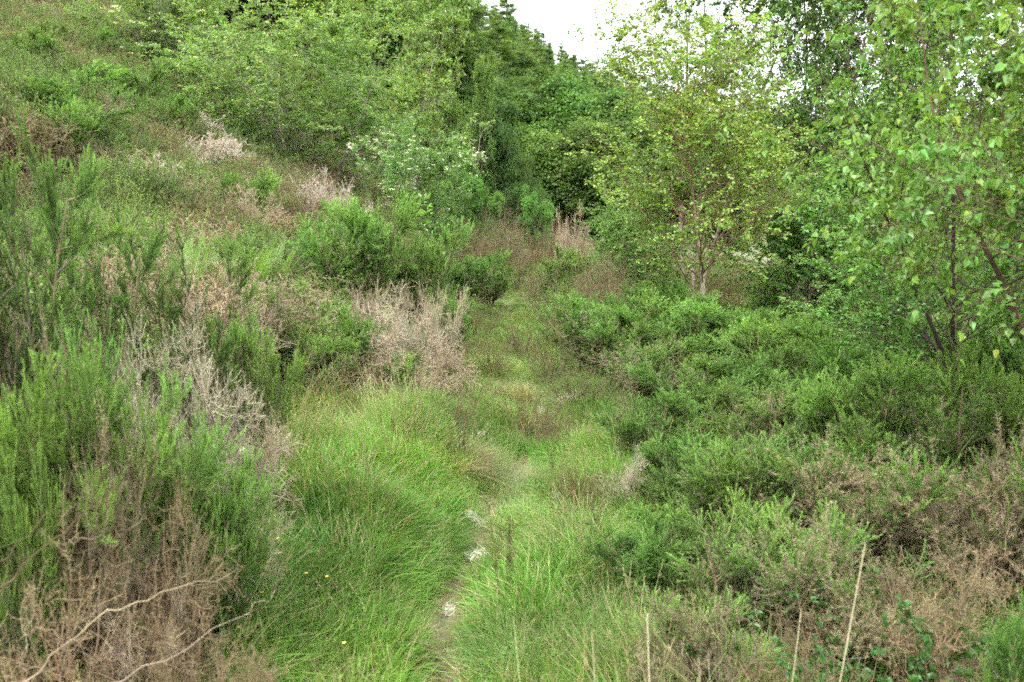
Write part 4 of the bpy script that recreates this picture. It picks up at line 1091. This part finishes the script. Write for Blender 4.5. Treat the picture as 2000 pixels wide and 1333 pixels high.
# grass tussocks as things
def tussock(key, R, h, n, col, dry, w=(.0015, .003), **k):
    reseed(key)
    root = new_root()
    o = blades(n, R, h, w, .7, .9, 4, col, dry, **k).build("blades", M_GRASS, root, smooth=False)
    s = seed_heads(max(6, n // 60), R, (h[1], h[1] * 1.4)).build("seed_stalks", M_GRASS, root, smooth=False)
    register(key, root, [o, s], h[1] * .85, R * 2 + h[1])
tussock("tussock_dry", .14, (.2, .38), 1500, (.16, .2, .07), .8)
tussock("tussock_grey", .14, (.25, .42), 1500, (.2, .3, .13), .15, w=(.0008, .0015))
tussock("tussock_pale", .22, (.35, .65), 1800, (.21, .33, .08), .3, w=(.002, .004))
tussock("tussock_green", .10, (.2, .35), 900, (.08, .22, .025), .05)
for kd, px, Y, top, w, lab in [
    ("tussock_dry", 870, 4.5, 815, 260, "dry straw-coloured tussock in the middle of the grass"),
    ("tussock_grey", 975, 4.35, 820, 240, "misty grey-green grass tussock right of the dry one"),
    ("tussock_green", 1040, 5.2, 800, 150, "dark green tussock under the heather at the path bend"),
    ("tussock_green", 850, 3.5, 1000, 230, "bright green tussock leaning over the left of the path"),
    ("tussock_grey", 770, 3.3, 1060, 250, "silvery grass mound left of the trodden path"),
    ("tussock_green", 1030, 2.6, 1175, 100, "lush grass tuft right of the bare soil"),
    ("tussock_pale", 150, 5.6, 350, 230, "tall pale grass clump behind the left gorse"),
    ("tussock_pale", 215, 6.6, 360, 200, "bleached flowing grass beside the tall pale clump"),
    ("tussock_pale", 110, 6.8, 330, 200, "pale grass showing through the tips of the left gorse"),
    ("tussock_dry", 585, 3.5, 820, 80, "upright brown dry leaves at the edge of the dead gorse"),
    ("tussock_green", 1140, 3.1, 1000, 160, "long green grass at the foot of the right thicket"),
    ("tussock_grey", 640, 4.2, 900, 180, "fine grey grass mound in the left hollow"),
    ("tussock_dry", 690, 4.6, 845, 170, "dull dry tussock at the back of the left grassy hollow"),
    ("tussock_green", 660, 3.1, 1075, 190, "dark tussock in the grass near the lower left twigs"),
    ("tussock_dry", 1010, 6.6, 690, 120, "straw coloured tussock in the narrow part of the path"),
    ("tussock_grey", 1090, 3.4, 1000, 170, "greyish tussock right of the thin dark heather sprig"),
    ("tussock_dry", 1160, 5.2, 790, 120, "dry tussock under the edge of the right thicket"),
    ("tussock_green", 720, 2.5, 1235, 170, "broad bladed tussock at the bottom of the grass left of the bare soil"),
    ("tussock_dry", 590, 2.9, 1090, 120, "withered tuft under the bleached sprays at the left edge of the grass"),
    ("tussock_pale", 180, 5.2, 360, 260, "nearest bleached grass in the pale patch on the slope"),
    ("tussock_pale", 240, 5.8, 370, 220, "right-hand end of the pale grass patch on the slope"),
    ("tussock_pale", 1020, 12, 575, 80, "pale sunlit grass hummock far along the path")]:
    plant(kd, "grass_tussock", "grass tussock", px, Y, top, w, lab)

# buttercups
def buttercup(px, py, lab):
    p = ground_at(px, py + 30); h = .16
    root = empty("buttercup", lab, "flower", tuple(p), "buttercups in the near grass")
    g = Geo(); P = walk(np.zeros((1, 3)), np.array([[.1, 0, 1.]]), np.array([h]), 5, (0, 0, 0), .05); g.tubes(P, np.full((1, 5), .0012), 4, np.array((.1, .22, .04)))
    g.build("stalk", M_GRASS, root)
    g = Geo(); a = np.arange(5) * 2 * PI / 5; d = np.stack([np.cos(a), np.sin(a), np.full(5, .35)], 1)
    g.quads(leaves(np.repeat(P[0, -1:], 5, 0), d, np.tile([0, 0, 1.], (5, 1)), np.full(5, .009), .95), np.array((.7, .58, .05)))
    g.build("petals", M_PETAL, root)
for px, py, lab in [(540, 1132, "buttercup nearest the dead gorse at lower left"), (526, 1100, "buttercup just above the brightest one at lower left"), (590, 1175, "small buttercup in the grass left of the path"),
                    (628, 1178, "buttercup right of the small one in the grass"), (503, 1218, "buttercup under the brown twigs at the grass edge"), (665, 1320, "buttercup at the bottom edge of the grass")]:
    buttercup(px, py, lab)

# ------------------------------------------------------------------ stuff: litter on the trodden soil
reseed("litter")
n = 4200; ly = U(1.8, 6.5, n); lx = path_x(ly) + rng.normal(size=n) * .17; lz = terrain(lx, ly)
P = np.stack([lx, ly, lz + .004], 1)
g = Geo(); d = unit(rnd(n) * np.array([1, 1, .12]))
cc = np.array([(.30, .25, .13), (.16, .115, .06), (.10, .07, .04), (.16, .2, .06)])[rng.integers(0, 4, n)] * (1 + rng.normal(size=(n, 1)) * .2)
g.quads(leaves(P, d, np.tile([0, 0, 1.], (n, 1)) + rnd(n, .3), rng.gamma(2., .005, n) + .005, .2, .2), cc)
m = 500; my = U(1.8, 6, m); mx_ = path_x(my) + rng.normal(size=m) * .11
B0 = np.stack([mx_, my, terrain(mx_, my)], 1); sz = rng.gamma(2., .0014, m) + .001
for ax in range(3):      # little stones and soil crumbs
    for sg in (-1, 1):
        e = [np.zeros(3), np.zeros(3), np.zeros(3)]; e[0][ax] = sg; e[1][(ax + 1) % 3] = 1; e[2][(ax + 2) % 3] = 1
        c0 = B0 + e[0] * sz[:, None] * [1, 1, .6]
        q = np.stack([c0 + (a_ * e[1] * .8 + b_ * e[2] * .8) * sz[:, None] for a_, b_ in ((-1, -1), (1, -1), (1, 1), (-1, 1))], 1)
        g.quads(q, jit((.13, .10, .065), m, .25, .04))
o = g.build("leaf_litter", M_DRY, smooth=False); o["kind"] = "stuff"; o["label"] = "dry bits of grass and soil crumbs strewn along the trodden line"; o["category"] = "litter"

# ------------------------------------------------------------------ stuff: grass and heather cover
def mk(geo, mat): return geo.build("src", mat, smooth=False, link=False)
reseed("grass")
G_ = []
for i in range(4): G_.append(mk(blades(80, .06, (.06, .19), (.0022, .0045), .75, .9, 4, (.11, .25, .035), .13), M_GRASS))
for i in range(2): G_.append(mk(blades(70, .06, (.07, .19), (.0015, .003), .8, .95, 4, (.165, .30, .075), .15), M_GRASS))
for i in range(2): G_.append(mk(seed_heads(5, .05, (.18, .30), blades(40, .05, (.14, .28), (.002, .0035), .4, .7, 4, (.14, .25, .06), .15)), M_GRASS))
def weeds():
    g = blades(25, .05, (.05, .14), (.002, .004), .8, .9, 4, (.12, .24, .04), .2)
    n = 26; st = np.stack([rng.normal(size=n) * .035, rng.normal(size=n) * .035, U(.03, .10, n)], 1)
    c = jit((.13, .25, .045), n, .2, .08)
    g.quads(leaves(st, rnd(n) * np.array([1, 1, .3]), rnd(n, .35) + np.array([0, 0, 1.]), U(.008, .017, n), .8, .2), c)
    return g
G_.append(mk(blades(50, .05, (.025, .06), (.002, .0035), .8, .8, 4, (.12, .2, .045), .3), M_GRASS))
G_.append(mk(blades(40, .06, (.03, .08), (.002, .0035), .8, .8, 4, (.2, .19, .08), .5), M_GRASS))
for i in range(2): G_.append(mk(weeds(), M_GRASS))
G_.append(mk(blades(90, .06, (.06, .2), (.0012, .0025), .9, 1., 4, (.2, .27, .08), .4), M_GRASS))
def region_pts(n, x0, x1, y0, y1): return U(x0, x1, n), U(y0, y1, n)
xs, ys = [], []
for n, a in ((26000, (-2.6, 1.9, 1.6, 6.5)), (12000, (-2.6, 2.0, 6.5, 12)), (9000, (-2.5, 2.5, 12, 24)), (9000, (1.2, 5, 1.2, 9)), (4500, (-14, -1.8, 1.5, 24)), (5000, (-3, 12, 9, 34))):
    x_, y_ = region_pts(n, *a); xs.append(x_); ys.append(y_)
x_ = np.concatenate(xs); y_ = np.concatenate(ys)
dp = np.abs(x_ - path_x(y_))
wear = np.exp(-(dp / (.135 + .04 * np.sin(y_ * 3) + .03 * np.sin(y_ * 7.3))) ** 2) * np.clip((6.5 - y_) / 2, .15, 1)
kind = rng.integers(0, 4, len(x_))
pal = vnoise(x_, y_, .5, 3) > .62; kind[pal] = rng.integers(4, 6, pal.sum())
sh = rng.random(len(x_)) < .07; kind[sh] = rng.integers(6, 8, sh.sum())
wr = wear > .38 + .25 * rng.random(len(x_)); kind[wr] = rng.integers(8, 10, wr.sum())
keep = ~((wear > .8) & (rng.random(len(x_)) < .72))
x_, y_, kind, wear = x_[keep], y_[keep], kind[keep], wear[keep]
sc_ = (.5 + 1.05 * vnoise(x_, y_, .32, 9)) * U(.8, 1.2, len(x_)) * (1 - .3 * np.exp(-((x_ - path_x(y_)) / .35) ** 2))
sc_ *= np.interp(y_, [4, 6, 10], [1, .78, .8])
wd = rng.random(len(x_)) < .10 + .25 * (vnoise(x_, y_, .6, 41) > .68); kind[wd & (kind < 8)] = rng.integers(10, 13, len(x_))[wd & (kind < 8)]
instancer("grass", "green meadow grass covering the hollow and both sides of the trodden path", np.stack([x_, y_, terrain(x_, y_)], 1), 7 * vnoise(x_, y_, .45, 31) + rng.normal(size=len(x_)) * 1.1, sc_, kind, G_,
          tilt=rng.normal(size=(len(x_), 2)) * .22, cat="grass")

reseed("hcover")
H_ = []
for i in range(3): H_.append(mk(heather_geo(.32, .42, 26, 300, 12, np.array([.18, .34, .06]), np.array([.14, .19, .06]), (.008, .015), .0035, .15), M_NEEDLE))
for i in range(2): H_.append(mk(heather_geo(.32, .42, 26, 300, 12, np.array([.24, .31, .09]), np.array([.24, .18, .10]), (.008, .015), .0035, .35), M_NEEDLE))
for i in range(2): H_.append(mk(heather_geo(.30, .42, 26, 280, 11, np.array([.30, .235, .145]), np.array([.25, .19, .115]), (.008, .015), .0035, .6), M_NEEDLE))
for i in range(2): H_.append(mk(heather_geo(.32, .42, 24, 260, 8, np.array([.46, .38, .27]), np.array([.34, .27, .18]), (.008, .015), .0026, .4), M_NEEDLE))
xs, ys = [], []
for n, a in ((2500, (-4, -1.5, 3.5, 8)), (9000, (-20, -1.3, 7, 26)), (3500, (-36, -3, 20, 40)), (1300, (1.0, 6, 2.5, 9)), (2600, (.6, 7, 8, 20)), (1500, (-6, 9, 18, 34))):
    x1, y1 = region_pts(n, *a); xs.append(x1); ys.append(y1)
hx = np.concatenate(xs); hy = np.concatenate(ys)
half = np.interp(hy, [0, 4, 9, 14, 20, 26, 40], [1.3, 1.15, .55, .38, .25, 0, -1])
ok = (np.abs(hx - path_x(hy)) > half * U(.85, 1.2, len(hx)))
ok &= ~((hx < 0) & (hx > -1.9) & (hy < 5.6))
ok &= ~(((hx + 4.2) / .9) ** 2 + ((hy - 6.3) / 1.4) ** 2 < 1)
hx, hy = hx[ok], hy[ok]
mc = np.stack([U(-36, 12, 5200), U(1.5, 40, 5200)], 1)
mR = U(.35, 1.0, len(mc)); mk_ = rng.random(len(mc)) * .6 + vnoise(mc[:, 0], mc[:, 1], 2.2, 21) * .4
near_ = np.zeros(len(hx), int); dist_ = np.zeros(len(hx))
for a_ in range(0, len(hx), 2000):
    dd = np.hypot(hx[a_:a_ + 2000, None] - mc[None, :, 0], hy[a_:a_ + 2000, None] - mc[None, :, 1]) / mR[None]
    near_[a_:a_ + 2000] = dd.argmin(1); dist_[a_:a_ + 2000] = dd.min(1)
v = mk_.argsort().argsort()[near_] / len(mk_)
green_side = (hx > .5) & (hy < 12)
hk = np.where((v < .56) | green_side, rng.integers(0, 3, len(hx)), np.where(v < .80, rng.integers(3, 5, len(hx)), np.where(v < .90, rng.integers(5, 7, len(hx)), rng.integers(7, 9, len(hx)))))
dome = np.clip(1 - dist_ ** 2, 0, 1)
hs_ = np.where((hx > 0) & (hy < 9.5), .42, 1.) * U(.75, 1.25, len(hx)) * (.55 + .9 * dome)
lift = dome * mR[near_] * .6 * np.where((hx > 0) | (hy < 8), .3, 1)
out_ = np.stack([hy - mc[near_, 1], -(hx - mc[near_, 0])], 1) * -.5 / mR[near_, None] * (1 - dome)[:, None]
instancer("heather_cover", "low green, rust and pinkish heather carpeting the hillside between the bushes", np.stack([hx, hy, terrain(hx, hy) - .03 + lift * .8], 1), U(0, 6.28, len(hx)), hs_, hk, H_,
          tilt=rng.normal(size=(len(hx), 2)) * .2, cat="heather")
for key, p in PROTO.items():
    if not p['used']:
        for c in p['parts']: bpy.data.objects.remove(c)
        bpy.data.objects.remove(p['root'])
